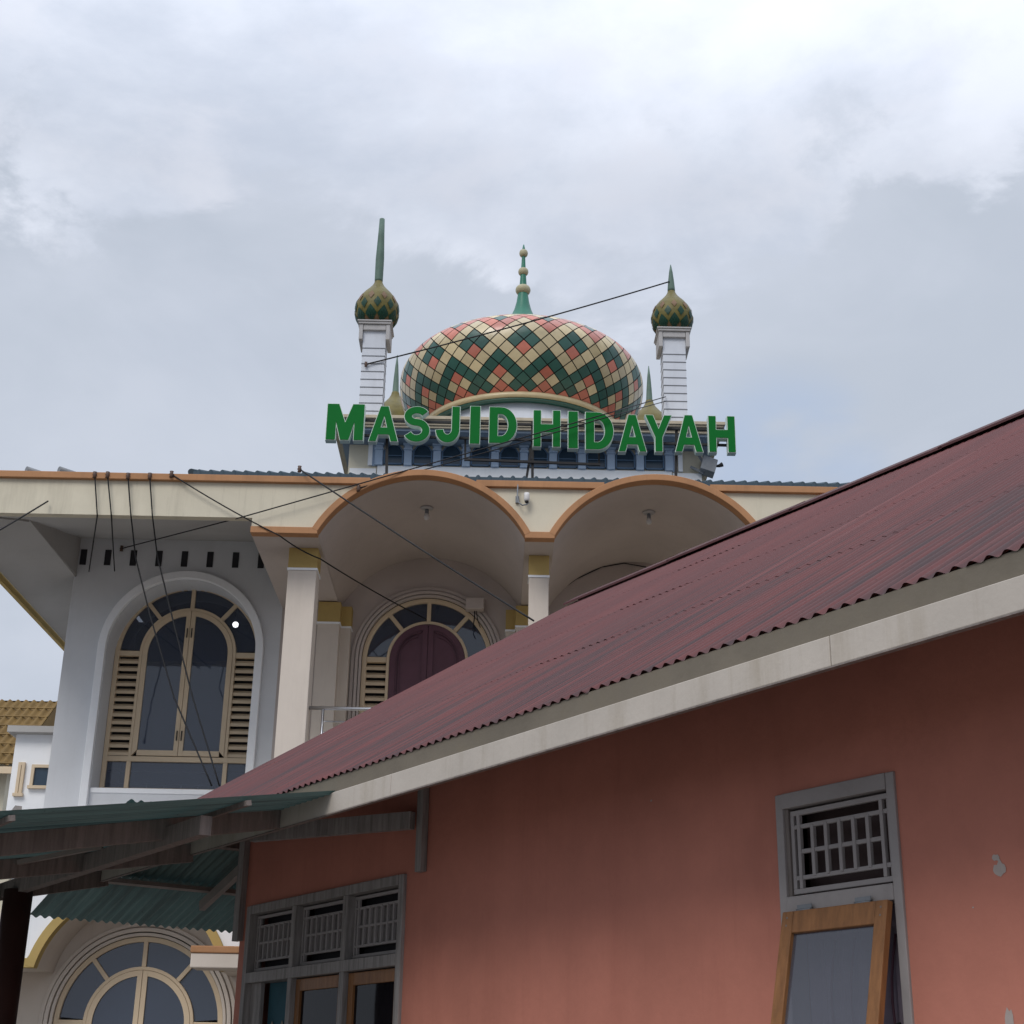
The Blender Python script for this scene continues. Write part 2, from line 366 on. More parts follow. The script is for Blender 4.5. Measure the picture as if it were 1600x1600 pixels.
# pilasters against the rear wall
for x0, x1, y0 in ((-2.95, -2.60, 23.05), (-2.60, -2.44, 23.28), (.08, .24, 23.28), (.24, .60, 23.05), (.60, .76, 23.28), (3.55, 3.95, 23.05)):
    c = MB().box(x0, x1, y0, YW-.002, 5.2, 8.72).build('pilaster', m_column, mosque)
    MB().box(x0-.005, x1+.005, y0-.006, YW-.002, 8.755, 9.09).build('capital', m_yellow, c)
    MB().box(x0-.014, x1+.014, y0-.014, YW-.002, 8.722, 8.753).build('capital_ring', m_white, c)

# main wall with arched openings --------------------------------------------
def semi(cx, zs, r, n=28, a0=180, a1=0): return [(cx + r*math.cos(R(a0+(a1-a0)*k/n)), zs + r*math.sin(R(a0+(a1-a0)*k/n))) for k in range(n+1)]
def arch_wall(mb, x0, x1, z0, z1, cx, hw, zs, zb, y, depth, revm=0, n=28):
    """front faces round an arched opening and its reveal"""
    q = lambda pts: mb.poly([(x, y, z) for x, z in pts], revm)
    if zb > z0: q([(x0, z0), (x1, z0), (x1, zb), (x0, zb)])
    q([(x0, zb), (cx-hw, zb), (cx-hw, zs), (x0, zs)]); q([(cx+hw, zb), (x1, zb), (x1, zs), (cx+hw, zs)])
    a = semi(cx, zs, hw, n)
    q([(x0, zs), (cx-hw, zs), (cx-hw, z1), (x0, z1)]); q([(cx+hw, zs), (x1, zs), (x1, z1), (cx+hw, z1)])
    for p, r in zip(a, a[1:]): q([p, r, (r[0], z1), (p[0], z1)])
    prof = [(cx-hw, zb)] + a + [(cx+hw, zb)]
    for p, r in zip(prof, prof[1:]): mb.poly([(p[0], y, p[1]), (r[0], y, r[1]), (r[0], y+depth, r[1]), (p[0], y+depth, p[1])], revm)
    mb.poly([(cx-hw, y, zb), (cx+hw, y, zb), (cx+hw, y+depth, zb), (cx-hw, y+depth, zb)], revm)
XW = -7.09
# left bay window: centre, half width ...
WX, WS, WR = -5.19, 8.36, 1.21      # opening in the wall face
w = MB()
arch_wall(w, XW, -3.6, 4.6, 10.32, WX, WR, WS, 6.085, YW, .62)
w.box(XW, -3.6, YW+.001, YW+.25, 4.4, 4.6)
# porch bay
DX, DS, DR = -1.19, 8.28, 1.14
arch_wall(w, -3.6, .5, 5.2, 10.32, DX, DR, DS, 5.2, YW, .22, 2); 
w.box(.5, 8.4, YW, YW+.2, 4.6, 10.32, 2); w.box(-3.6, .5, YW, YW+.2, 4.4, 5.2)
# ground storey, with the window recess
LX, LS, LR = -5.27, 2.57, 1.36
arch_wall(w, XW, -2.0, 0, 4.4, LX, LR, LS, .5, YW, .05, 3)
w.box(-2.0, 8.4, YW, YW+.2, 0, 4.4)
# side and back walls
w.box(XW-.001, XW+.2, YW+.26, 34, 0, 10.0); w.box(8.2, 8.4, YW+.21, 34, 0, 10.3); w.box(XW, 8.4, 34, 34.2, 0, 10.3)
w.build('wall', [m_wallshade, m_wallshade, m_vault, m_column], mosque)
# inside shell that the glass looks into
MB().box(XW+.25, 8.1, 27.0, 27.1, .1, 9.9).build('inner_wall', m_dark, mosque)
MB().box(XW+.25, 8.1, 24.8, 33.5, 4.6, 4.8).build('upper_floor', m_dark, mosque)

def ring(mb, cx, zs, r0, r1, y0, y1, zb=None, m=0, n=36, mouth=None):
    """band between two arches of radius r0 < r1, with straight legs down to zb"""
    a = semi(cx, zs, r0, n); b = semi(cx, zs, r1, n)
    if zb is not None: a = [(cx-r0, zb)] + a + [(cx+r0, zb)]; b = [(cx-r1, zb)] + b + [(cx+r1, zb)]
    mb.ribbon([(x, y0, z) for x, z in a], [(x, y0, z) for x, z in b], (0, y1-y0, 0), m)
# white raised surround of the left window
s_ = MB(); ring(s_, WX, WS, WR+.004, WR+.13, YW-.10, YW-.002, 5.6); s_.build('window_surround', m_white, mosque, bevel=.01)
MB().box(WX-WR+.005, WX+WR-.005, YW-.02, YW+.6, 6.02, 6.10).build('window_sill', m_white, mosque, bevel=.01)

def arched_window(cx, zs, r, ri, zb, zmid, y, leafmat, name, louvers=True, low=True, glassleaf=True, hinge=True):
    """wooden arched window: outer frame, fan, louvres at both sides, two leaves, bottom lights"""
    fr = MB(); fw_ = .075
    ring(fr, cx, zs, r-fw_, r, y, y+.09, zb)
    fr.box(cx-r+fw_, cx+r-fw_, y, y+.09, zb, zb+.075)
    fr.box(cx-r+fw_, cx-ri, y+.003, y+.088, zs-.045, zs+.045); fr.box(cx+ri, cx+r-fw_, y+.003, y+.088, zs-.045, zs+.045)
    ring(fr, cx, zs, ri-.05, ri, y-.006, y+.10, zmid)
    for ang in (50, 90, 130):
        a = R(ang); p = Vector((cx+ri*math.cos(a), y+.04, zs+ri*math.sin(a))); q = Vector((cx+(r-fw_+.01)*math.cos(a), y+.04, zs+(r-fw_+.01)*math.sin(a)))
        fr.bar(p, q, .065, .07, Vector((0,1,0)))
    if low:
        fr.box(cx-r+fw_, cx+r-fw_, y-.003, y+.087, zmid-.085, zmid)
        for x in (cx-ri+.02, cx+ri-.02): fr.box(x-.035, x+.035, y+.002, y+.086, zb+.075, zmid-.085)
    win = fr.build(name, m_window, mosque, bevel=.006)
    # panes of the fan and bottom lights
    def fan(a0, a1):
        m = MB(); n = 10
        P = [(cx+(ri+.0)*math.cos(R(a0+(a1-a0)*k/n)), y+.05, zs+(ri+.0)*math.sin(R(a0+(a1-a0)*k/n))) for k in range(n+1)]
        Q = [(cx+(r-fw_)*math.cos(R(a0+(a1-a0)*k/n)), y+.05, zs+(r-fw_)*math.sin(R(a0+(a1-a0)*k/n))) for k in range(n+1)]
        for k in range(n): m.poly([P[k], P[k+1], Q[k+1], Q[k]])
        m.build('pane', m_glass, win)
    for a0, a1 in ((4, 49), (51, 89), (91, 129), (131, 176)): fan(a0, a1)
    if low:
        for x0, x1 in ((cx-r+fw_, cx-ri-.01), (cx-ri+.05, cx+ri-.05), (cx+ri+.01, cx+r-fw_)):
            m = MB(); m.poly([(x0, y+.05, zb+.07), (x1, y+.05, zb+.07), (x1, y+.05, zmid-.08), (x0, y+.05, zmid-.08)]); m.build('pane', m_glass, win)
    if louvers:
        for x0, x1 in ((cx-r+fw_, cx-ri), (cx+ri, cx+r-fw_)):
            m = MB(); z = zs-.06; m.box(x0, x1, y+.13, y+.15, zmid, zs-.04, 1)
            while z > zmid+.12:
                m.boxp((x0, y+.012, z-.115), Vector((x1-x0,0,0)), Vector((0,.085,.055)), Vector((0,.006,.052))); z -= .128
            m.build('louver', [m_window, m_dark], win)
    else:
        for x0, x1 in ((cx-r+fw_, cx-ri), (cx+ri, cx+r-fw_)):
            m = MB(); m.poly([(x0, y+.05, zmid), (x1, y+.05, zmid), (x1, y+.05, zs-.04), (x0, y+.05, zs-.04)]); m.build('pane', m_glass, win)
    # two leaves
    rl = ri-.05
    for sgn in (-1, 1):
        m = MB(); st = .085 if glassleaf else .10
        yo = y-.012
        a = semi(cx, zs, rl-.004, 18, 180 if sgn < 0 else 0, 90); b = semi(cx, zs, rl-st, 18, 180 if sgn < 0 else 0, 90)
        b = [(x if abs(x-cx) > st*.9 else cx+sgn*st*.9, z) for x, z in b]
        a = [(cx+sgn*(rl-.004), zmid+.01)] + a[:-1] + [(cx+sgn*.004, zs+rl-.004)]
        b = [(cx+sgn*(rl-st), zmid+.10)] + b
        # outer stile + curved head
        m.ribbon([(x, yo, z) for x, z in a], [(x, yo, z) for x, z in b], (0, .055, 0))
        x0, x1 = sorted((cx+sgn*.004, cx+sgn*st*.9)); m.box(x0, x1, yo-.004, yo+.051, zmid+.01, zs+math.sqrt((rl-.004)**2-(st*.9)**2)-.001)
        x0, x1 = sorted((cx+sgn*st*.9, cx+sgn*(rl-st))); m.box(x0, x1, yo+.002, yo+.053, zmid+.012, zmid+.10)
        inner = [(cx+sgn*st*.9, zmid+.1), (cx+sgn*(rl-st), zmid+.1)] + semi(cx, zs, rl-st, 14, 180 if sgn < 0 else 0, 90)
        inner = [(x if abs(x-cx) > st*.9 else cx+sgn*st*.9, z) for x, z in inner]
        if glassleaf:
            pts = [(x, yo+.03, z) for x, z in inner]
        else:
            # raised wooden panels: upper arched one with a moulded border and a lower one
            zr = zmid + .62*(zs-zmid)
            m.poly([(x, yo+.03, z) for x, z in inner], 0)
            ctr = cx+sgn*(rl*.5)
            def inset(pts, k):
                mx = sum(p[0] for p in pts)/len(pts); mz = sum(p[1] for p in pts)/len(pts)
                return [(mx+(p[0]-mx)*k, mz+(p[1]-mz)*k) for p in pts]
            up_ = [(x, max(z, zr)) for x, z in inner]
            for k1, k2, dy in ((.97, .88, -.004), (.74, .66, .004)):
                m.ribbon([(x, yo+dy, z) for x, z in inset(up_, k1)], [(x, yo+dy, z) for x, z in inset(up_, k2)], (0, .028, 0))
            m.box(*sorted((cx+sgn*st*.9, cx+sgn*(rl-st))), yo+.001, yo+.05, zr-.16, zr-.02)
        lf = m.build('leaf', leafmat, win, bevel=.006 if glassleaf else 0)
        if glassleaf:
            gm = MB(); gm.poly(pts); gm.build('pane', m_glass, win)
    return win
up_win = arched_window(-5.19, 8.44, 1.205, .80, 6.13, 6.72, YW+.50, m_window, 'window')
# window handles (small dark pulls on the meeting stiles)
for hz in (6.98, 8.72):
    m = MB()
    for dx in (-.045, .03): m.box(-5.19+dx, -5.19+dx+.014, YW+.46, YW+.48, hz, hz+.16)
    m.build('handle', m_steel, up_win)
# added rail behind the bottom lights, stands in for a reflected railing
m = MB(); m.tube([(-6.4, YW+.95, 6.56), (-4.0, YW+.95, 6.56)], .012)
m.tube([(-6.4, YW+.95, 6.36), (-4.0, YW+.95, 6.36)], .006)
for k in range(9): m.tube([(-6.3+k*.28, YW+.95, 5.9), (-6.3+k*.28, YW+.95, 6.36)], .007)
m.build('railing_reflection', m_stain, mosque)
# door in the porch, with its moulded surround
dr = arched_window(-1.19, 8.28, 1.06, .665, 5.25, 5.3, YW+.03, m_door, 'door', low=False, glassleaf=False)
mo = MB(); ring(mo, DX, DS, 1.065, 1.105, YW-.055, YW+.03, 5.2); ring(mo, DX, DS, 1.115, 1.165, YW-.075, YW-.002, 5.2); ring(mo, DX, DS, 1.175, 1.235, YW-.05, YW-.002, 5.2)
mo.build('door_surround', m_vault, mosque, bevel=.01)
# stainless railing of the balcony
rl = MB(); rl.tube([(-2.695, 20.78, 6.77), (.39, 20.78, 6.77)], .028); rl.build('balcony_railing', m_stain, mosque)
rl = MB()
for z in (6.58, 6.42, 6.26, 6.1): rl.tube([(-2.48, 20.78, z), (.39, 20.78, z)], .012)
for x in (-2.50, -1.5, -.5): rl.tube([(x, 20.78, 5.2), (x, 20.78, 6.75)], .02)
rl.build('railing_bar', m_stain, bpy.data.objects['balcony_railing'])
# row of little vents under the eave of the left bay
for k in range(8):
    x = -6.99 + k*.425
    if k == 0: x += .02
    v = MB(); v.box(x-.052, x+.052, YW-.012, YW+.05, 9.80, 10.07); v.build('vent', m_dark, mosque)
# sloping soffit and side eave
so = MB(); SL = .26
def soff(x, y): return 9.36 + SL*min(y-YF, x+8.05)
P = lambda x, y, dz=0: (x, y, soff(x, y)+dz)
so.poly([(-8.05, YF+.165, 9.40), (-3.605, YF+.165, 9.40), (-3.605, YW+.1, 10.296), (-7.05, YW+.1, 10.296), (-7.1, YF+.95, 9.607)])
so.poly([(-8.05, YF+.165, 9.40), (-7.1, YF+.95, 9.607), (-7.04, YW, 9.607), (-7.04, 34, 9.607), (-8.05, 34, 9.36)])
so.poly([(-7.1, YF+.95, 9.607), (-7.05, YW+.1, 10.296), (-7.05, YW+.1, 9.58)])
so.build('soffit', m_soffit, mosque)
MB().box(-8.12, -8.055, YF+.2, 34, 9.28, 9.52).build('eave_board', m_yellow, mosque)
MB().bar((-8.0, YF+.2, 9.41), (-7.12, YF+.98, 9.60), .07, .05).build('hip_moulding', m_soffit, mosque)
# blue ribbed roof behind the fascia
def corr(mb, O, ud, vd, nd_, u0, u1, v0, v1, period, amp, seg=8, nv=2, sag=0, uvo=(0,0), thick=.006, m=0, jag=0):
    """corrugated sheet, waves across ud, ribs running along vd"""
    n = max(2, int(round((u1-u0)/period*seg))); rows = []
    for j in range(nv+1):
        row = []
        for i in range(n+1):
            u = u0+(u1-u0)*i/n; v = v0+(v1-v0)*j/nv
            h = amp*math.cos(2*math.pi*u/period) + sag*(1-j/nv)
            row.append(mb.vert(O + ud*u + vd*v + nd_*h, (u+uvo[0], v+uvo[1])))
        rows.append(row)
    for A, B in zip(rows, rows[1:]):
        for i in range(n): mb.face((A[i], A[i+1], B[i+1], B[i]), m, True)
rb = MB(); Y0r, Zr0, Yr1 = 20.155, 10.115, 25.385; Zr1 = Zr0 + .385*(Yr1-Y0r)
sl = Vector((0, Yr1-Y0r, Zr1-Zr0)); L = sl.length; sl.normalize(); nr = Vector((0, -sl.z, sl.y))
xl = at(302, 735, Y0r).x
def arch_top(x):
    z = 0
    for A in (A1, A2, A3):
        r = (A[2]**2 + A[3]**2)/(2*A[3]) + .10; zc = A[1]+A[3]-(A[2]**2 + A[3]**2)/(2*A[3])
        if abs(x-A[0]) < r*.95: z = max(z, zc + math.sqrt(r*r-(x-A[0])**2))
    return z
for k in range(92):                                         # pan tiles with a round rib and a turned-down front edge
    x = xl + k*.17
    if x > 8.5: break
    pr = [(x+dx, h) for dx, h in ((0, 0), (.05, 0), (.065, .02), (.085, .03), (.105, .02), (.12, 0), (.17, 0))]
    zl = max(9.945, min(Zr0-.005, arch_top(x+.085)+.005))
    for (p, q) in zip(pr, pr[1:]):
        a = Vector((p[0], Y0r, Zr0)) + nr*p[1]; b = Vector((q[0], Y0r, Zr0)) + nr*q[1]
        rb.poly([a, b, b+sl*L, a+sl*L], 0); rb.poly([(a.x, a.y, zl), (b.x, b.y, zl), b, a])
rb.poly([(xl, Yr1, Zr1), (8.5, Yr1, Zr1), (8.5, 33.5, 10.4), (xl, 33.5, 10.4)])
rb.poly([(xl, Y0r, 9.945), (xl, Y0r, Zr0), (xl, Yr1, Zr1), (xl, 33.5, 10.4), (xl, 23.0, 10.36)])
rb.build('tiled_roof', m_roofblue, mosque)
MB().box(XW+.02, 8.1, YW+.02, 33.9, 10.325, 10.345).build('ceiling', m_dark, mosque)
# ridge roll at the left end and two stubs of pipe on the flat roof
v = MB(); v.tube([(xl-.03, Y0r+.01, Zr0-.01), (xl-.03, Yr1+.05, Zr1)], .05, 12); v.build('verge_roll', m_roofblue, mosque)
for px in (47, 98):
    a = at(px-6, 734, 20.6); v = MB(); v.tube([a, a+Vector((.55, .5, -.02))], .055, 12); v.build('roof_pipe', m_steelgrey, mosque)

# upper drum block ------------------------------------------------------------
BX0, BX1, BY, BZ0, BZ1 = -2.88, 3.68, 25.4, 11.2, 13.0
bl = MB(); bl.box(BX0, BX1, BY, 32.0, BZ0, BZ1)
bl.build('drum_block', m_cream, mosque)
MB().box(-2.34, 3.10, BY-.05, BY-.001, 12.0, 12.50).build('sill_course', m_white, mosque, bevel=.01)
MB().box(-2.85, -2.36, BY-.04, BY-.001, 12.0, 12.44).build('corner_plinth', m_white, mosque)
MB().box(3.12, 3.65, BY-.04, BY-.001, 12.0, 12.47).build('corner_plinth', m_white, mosque)
for x0, x1 in ((-2.52, -2.44), (3.22, 3.30)): MB().box(x0, x1, BY-.06, BY-.001, 12.5, 12.99).build('corner_strip', m_white, mosque)
for x0, x1 in ((-2.42, -2.30), (3.10, 3.2)): MB().box(x0, x1, BY-.025, BY-.001, 12.52, 12.8).build('corner_panel', m_column, mosque)
# cornice, built up from stepped courses, running round all four sides
co = MB(); CX0, CX1, CY0, CY1 = -3.13, 3.97, 24.62, 32.8
for dz0, dz1, o in ((0, .045, .07), (.045, .10, .04), (.10, .135, 0.0), (.135, .20, -.03)):
    co.box(CX0+o, CX1-o, CY0+o, CY1-o, 12.975+dz0+.0, 12.975+dz1)
co.build('cornice', m_stone, mosque, bevel=.008)
so = MB(); so.box(CX0+.12, CX1-.12, CY0+.12, CY1-.12, 12.93, 12.974); so.build('cornice_soffit', m_soffblue, mosque)
# ten arched blue windows, the first modelled and the rest copied
pit = .5364; wx0 = -2.05
def small_window(cx):
    hw = .185; zb, zs, zt = 12.53, 12.80, 12.955
    shape = [(-hw, zb), (-hw, zs), (-hw*.62, zs+.10), (0, zt), (hw*.62, zs+.10), (hw, zs), (hw, zb)]
    k = .84; ins = [(x*k, zb+.03+(z-zb)*.9) for x, z in shape]
    m = MB(); m.ribbon([(cx+x, BY-.05, z) for x, z in shape], [(cx+x, BY-.05, z) for x, z in ins], (0, .048, 0))
    m.box(cx-hw*.84, cx+hw*.84, BY-.048, BY-.004, zb, zb+.03)
    m.box(cx-hw*.84, cx+hw*.84, BY-.046, BY-.006, 12.70, 12.715)
    w_ = m.build('arched_window', m_bluewin, mosque)
    p = MB(); p.poly([(cx+x, BY-.02, z) for x, z in ins]); p.build('pane', m_glassb, w_)
    return w_
m_glassb = mat('blue_black_glass', (.030,.055,.085), .15, .2, 2, 0, spec=.5)
w0 = small_window(wx0)
for k in range(1, 10): copy_tree(w0, mosque, Vector((pit*k, 0, 0)))
# pale blue piers between them (moulded: shaft, capital)
def pier(cx):
    m = MB(); m.box(cx-.07, cx+.07, BY-.10, BY-.002, 12.50, 12.80); m.box(cx-.085, cx+.085, BY-.125, BY-.002, 12.80, 12.83)
    m.box(cx-.065, cx+.065, BY-.11, BY-.002, 12.83, 12.89); m.box(cx-.09, cx+.09, BY-.14, BY-.002, 12.89, 12.93)
    return m.build('pier', m_blue, mosque, bevel=.006)
p0 = pier(wx0-pit/2)
for k in range(1, 11): copy_tree(p0, mosque, Vector((pit*k, 0, 0)))
# blue-painted spandrels round the arches
for k in range(11):
    cx = wx0 + pit*(k-.5); m = MB()
    m.box(cx-(pit/2-.19 if k else .14), cx+(pit/2-.19 if k < 10 else .14), BY-.03, BY-.001, 12.5, 12.93); m.build('window_wall', m_blue, mosque)

# dome ------------------------------------------------------------------------
DC = Vector((.335, 28.6, 0)); DZ, DRad, BLO, BUP = 15.69, 2.57, 1.82, 1.15
ZB = DZ - 1.06
def dome_r(z):
    h = z-DZ
    if h < 0: return DRad*math.sqrt(max(0, 1-(h/BLO)**2))
    return DRad*max(0, 1-(h/BUP)**2.1)**.52
# arc-length table
tab = []; z = ZB; ssum = 0; pr = dome_r(z)
NS = 3000
for i in range(NS+1):
    th = i/NS
    # go finer towards the top
    zz = ZB + (DZ+BUP-ZB)*(1-(1-th)**2); rr = dome_r(zz)
    ssum += math.hypot(rr-pr, zz-z); z, pr = zz, rr
    tab.append((ssum, zz, rr))
def at_s(s):
    lo, hi = 0, NS
    while hi-lo > 1:
        mid = (lo+hi)//2
        if tab[mid][0] < s: lo = mid
        else: hi = mid
    return tab[hi][1], tab[hi][2]
dome = MB().lathe([(dome_r(ZB)-.015, ZB)] + [(max(.02, at_s(tab[-1][0]*k/60)[1]-.012), at_s(tab[-1][0]*k/60)[0]-.006) for k in range(1, 61)], DC, 96).build('dome', m_grout, mosque)
NC = 96; dth = 2*math.pi/NC
rows = [0.0]
while True:
    zc, rc = at_s(rows[-1]); st = rc*dth*.98
    if st < .035 or rows[-1]+st > tab[-1][0]*.985: break
    rows.append(rows[-1]+st)
def dcol(h, r):
    """colour of the diamond centred at half column h, row r (0 = cut row at the foot)"""
    h = abs(((h+3) % 6)-3)
    G, C_, S_ = 0, 1, 2
    T = {0: {0: S_, 2: S_}, 1: {1: G, 3: S_}, 2: {0: G, 2: C_}, 3: {1: G, 3: S_}, 4: {0: C_, 2: G}, 5: {1: C_, 3: G}, 6: {0: S_, 2: C_}, 7: {1: G, 3: C_},
         8: {0: G, 2: C_}, 9: {1: C_, 3: S_}, 10: {0: C_, 2: S_}, 11: {1: S_, 3: G}, 12: {0: S_, 2: C_}, 13: {1: C_, 3: S_}}
    return T.get(r, {}).get(h, (C_ if r % 3 else S_))
tl = MB(); PH = -math.pi/2
def surf(hc, s, lift=.012):
    z_, r_ = at_s(min(max(s, 0.001), tab[-1][0]*.999)); a = PH + hc*dth
    return DC + Vector(((r_+lift*.8)*math.cos(a), (r_+lift*.8)*math.sin(a), z_+lift*.4))
GAP = .056
for r in range(0, len(rows)-1):
    sc_ = rows[r]; su = rows[r+1]; sd = rows[r-1] if r else rows[0]
    for h in range(NC):
        if (h + r) % 2: continue
        cidx = dcol(h, r)
        n = 3; grid = {}
        for i in range(n+1):
            for j in range(n+1):
                a, b = (i/n)*2-1, (j/n)*2-1               # diamond parameters
                a *= 1-GAP*1.6; b *= 1-GAP*1.6
                du = (a-b)/2; dv = (a+b)/2
                s = sc_ + (su-sc_)*dv if dv >= 0 else sc_ + (sc_-sd)*dv
                grid[i, j] = tl.vert(surf(h+du, s))
        for i in range(n):
            for j in range(n):
                if r == 0 and (i+j) < n-1: continue
                tl.face((grid[i,j], grid[i+1,j], grid[i+1,j+1], grid[i,j+1]), cidx, True)
dt = tl.build('dome_tiles', [m_green, m_tcream, m_tred], dome)
# base ring, drum under the dome
rbz = dome_r(ZB)
v = MB().lathe([(rbz-.12, ZB-.10), (rbz+.0, ZB-.10), (rbz+.03, ZB-.07), (rbz+.03, ZB-.0)], DC, 96); v.build('dome_ring', m_tcream, dome)
MB().lathe([(rbz-.12, ZB-.15), (rbz-.02, ZB-.15), (rbz-.02, ZB-.101), (rbz-.12, ZB-.101)], DC, 96).build('lower_ring', m_green, dome)
MB().lathe([(rbz-.16, 13.17), (rbz-.16, ZB-.151)], DC, 96).build('dome_drum', m_minaret, dome)
AP = DZ+BUP
fin = MB().lathe([(.75, AP-.12), (.52, AP+.18), (.36, AP+.42), (.255, AP+.62), (.185, AP+.80), (.14, AP+.98), (.115, AP+1.16), (.10, AP+1.24), (.085, AP+1.3), (.072, AP+1.5), (.06, AP+1.7), (.045, AP+1.95), (.036, AP+2.18), (.03, AP+2.34), (.012, AP+2.44)], DC, 32)
fo = fin.build('finial', m_finial, dome)
b_ = MB()
for zc, r_, hh in ((AP+1.29, .165, .115), (AP+1.75, .112, .088), (AP+2.22, .095, .085)):
    b_ = MB().lathe([(.03 + (r_-.03)*math.sin(math.pi*k/14)**.8, zc - hh*math.cos(math.pi*k/14)) for k in range(15)], DC, 24)
    b_.build('finial_ball', m_ball, dome)

# minarets --------------------------------------------------------------------
def minaret(x, y, ztop_cap, tip, ro=.42, shaft=.44, full=True, spire_r=.075, blunt=1.0):
    zb = 13.17; zc = ztop_cap
    s_ = MB(); s_.box(x-shaft/2, x+shaft/2, y-shaft/2, y+shaft/2, zb, zc-.02)
    sh = s_.build('minaret', m_minaret, mosque)
    if full:
        j = MB(); z = zb+.12
        while z < zc-.42:
            j.box(x-shaft/2-.004, x+shaft/2+.004, y-shaft/2-.004, y+shaft/2+.004, z, z+.022); z += .168
        j.build('shaft_joint', m_joint, sh)
        q = MB(); k = .315
        q.box(x-k, x+k, y-k, y+k, zc, zc+.045); q.box(x-k-.02, x+k+.02, y-k-.02, y+k+.02, zc+.046, zc+.08)
        for sx in (-1, 1):
            q.boxp((x+sx*(shaft/2+.004), y-.29, zc-.33), Vector((sx*.075, 0, 0)), Vector((0, .58, 0)), Vector((0, 0, .329)))
        q.box(x-shaft/2, x+shaft/2, y-shaft/2-.06, y+shaft/2+.06, zc-.12, zc-.001)
        q.build('minaret_capital', m_stone2, sh, bevel=.01)
    z0 = zc+.09; Hh = 1.02*ro/.42
    prof = [(.60, 0), (.80, .06), (.93, .15), (1.0, .26), (1.005, .36), (.96, .47), (.84, .585), (.64, .70), (.44, .79), (.285, .87), (.20, .94), (.165, 1.0)]
    pf = []
    for (a, b), (c, d) in zip(prof, prof[1:]):
        for k in range(3): t_ = k/3; pf.append((a+(c-a)*t_, b+(d-b)*t_))
    pf.append(prof[-1])
    on = MB().lathe([(ro*a, z0+Hh*b) for a, b in pf], (x, y, 0), 40)
    if full:
        # lozenge tiles round the bulb
        L_ = on
        def rp(b):
            for (a, c), (d, e) in zip(prof, prof[1:]):
                if c <= b <= e: return ro*(a+(d-a)*(b-c)/(e-c))
            return ro*.16
        def loz(ang, b, da, db, m, cutlow=False):
            def pt(a_, b_): r_ = rp(b_)+.012; return (x+r_*math.cos(a_), y+r_*math.sin(a_), z0+Hh*b_)
            n_ = 4
            for i in range(n_):
                for jn in range(n_):
                    qd = []
                    for (ii, jj) in ((i, jn), (i+1, jn), (i+1, jn+1), (i, jn+1)):
                        a_, b2 = ii/n_*2-1, jj/n_*2-1; qd.append(pt(ang+(a_-b2)/2*da, max(.012, b+(a_+b2)/2*db)))
                    L_.poly(qd, m)
        nl = 10; ph = -math.pi/2 + (.1 if x < 0 else .32)
        for i in range(nl):
            a_ = ph + i*2*math.pi/nl
            loz(a_, .33, .17, .115, 1); loz(a_+math.pi/nl, .50, .15, .10, 2)
            loz(a_+math.pi/nl, .11, .30, .16, 1); loz(a_, .02, .16, .07, 2)
    on.build('onion_dome', [m_olive, m_green2, m_tan], sh)
    z1 = z0+Hh
    sp = MB().lathe([(.165*ro+.008, z1-.03), (spire_r, z1+.02), (spire_r*(.8*.5+.4*blunt), z1+(tip-z1)*.35), (spire_r*.5*blunt, z1+(tip-z1)*.7), (.008*blunt**4, tip)], (x, y, 0), 16)
    sp.build('spire', m_spire, sh)
m_stone2 = mat('minaret_capital_plaster', (.42,.41,.41), .9, .12, 3, .15, 40, .4, (.2,.17,.13))
m_green2 = mat('deep_green_tile', (.008,.045,.028), .45, .2, 6, .03, 60)
minaret(-2.57, 26.0, 15.64, 18.2, ro=.43, spire_r=.082, blunt=1.6)
minaret(3.255, 26.0, 15.62, 17.28, ro=.405)
minaret(-2.55, 31.2, 15.50, 17.83, ro=.52, shaft=.5, full=False)
minaret(3.33, 31.2, 15.42, 17.68, ro=.52, shaft=.5, full=False)

# ground storey front: arch fascia with ochre band, recess, window ------------
YL = 22.5
lf = MB()
LA = (-5.28, 3.30, 1.335, 1.08)
o_ = [p for p in arc(*LA, n=40, extra=.13)]; i_ = arc(*LA, n=40)
hi = 5.0
pts = [(-8.0, 3.43)] + [(o_[0][0], 3.43)] + [p for p in o_ if p[1] > 3.43] + [(o_[-1][0], 3.43), (-3.4, 3.43)]
pts = sorted(pts)
lf.ribbon([(x, YL, z) for x, z in pts], [(x, YL, 4.62) for x, z in pts], (0, .14, 0)); lf.build('lower_fascia', m_white, mosque)
ob = MB(); ob.ribbon([(x, YL-.05, z) for x, z in i_], [(x, YL-.05, z) for x, z in arc(*LA, n=40, extra=.128)], (0, .185, 0))
ob.box(-8.0, i_[0][0], YL-.047, YL+.13, 3.30, 3.43); ob.box(i_[-1][0], -3.95, YL-.047, YL+.13, 3.30, 3.43)
ob.build('ochre_band', m_yellow, mosque, bevel=.008)
lv = MB(); lv.ribbon([(x, YL+.141, z) for x, z in i_], [(x, YL+.141, z) for x, z in arc(*LA, n=40, extra=.08)], (0, YW-YL-.145, 0)); lv.sm = [True]*len(lv.f)
o = lv.build('lower_vault', m_column, mosque); md = o.modifiers.new('edge', 'EDGE_SPLIT'); md.split_angle = R(35)
MB().box(-8.0, i_[0][0]-.004, YL+.142, YW-.004, 3.31, 3.6).build('lower_beam', m_column, mosque)
MB().box(i_[-1][0]+.004, -3.4, YL+.142, YW-.004, 3.31, 3.6).build('lower_beam', m_column, mosque)
MB().box(-8.0, -3.4, YL+.02, YW-.004, 4.63, 4.72).build('lower_ledge', m_white, mosque)
MB().box(-7.45, -7.12, YL-.12, YL+.14, 0, 4.9).build('lower_pilaster', m_cream, mosque)
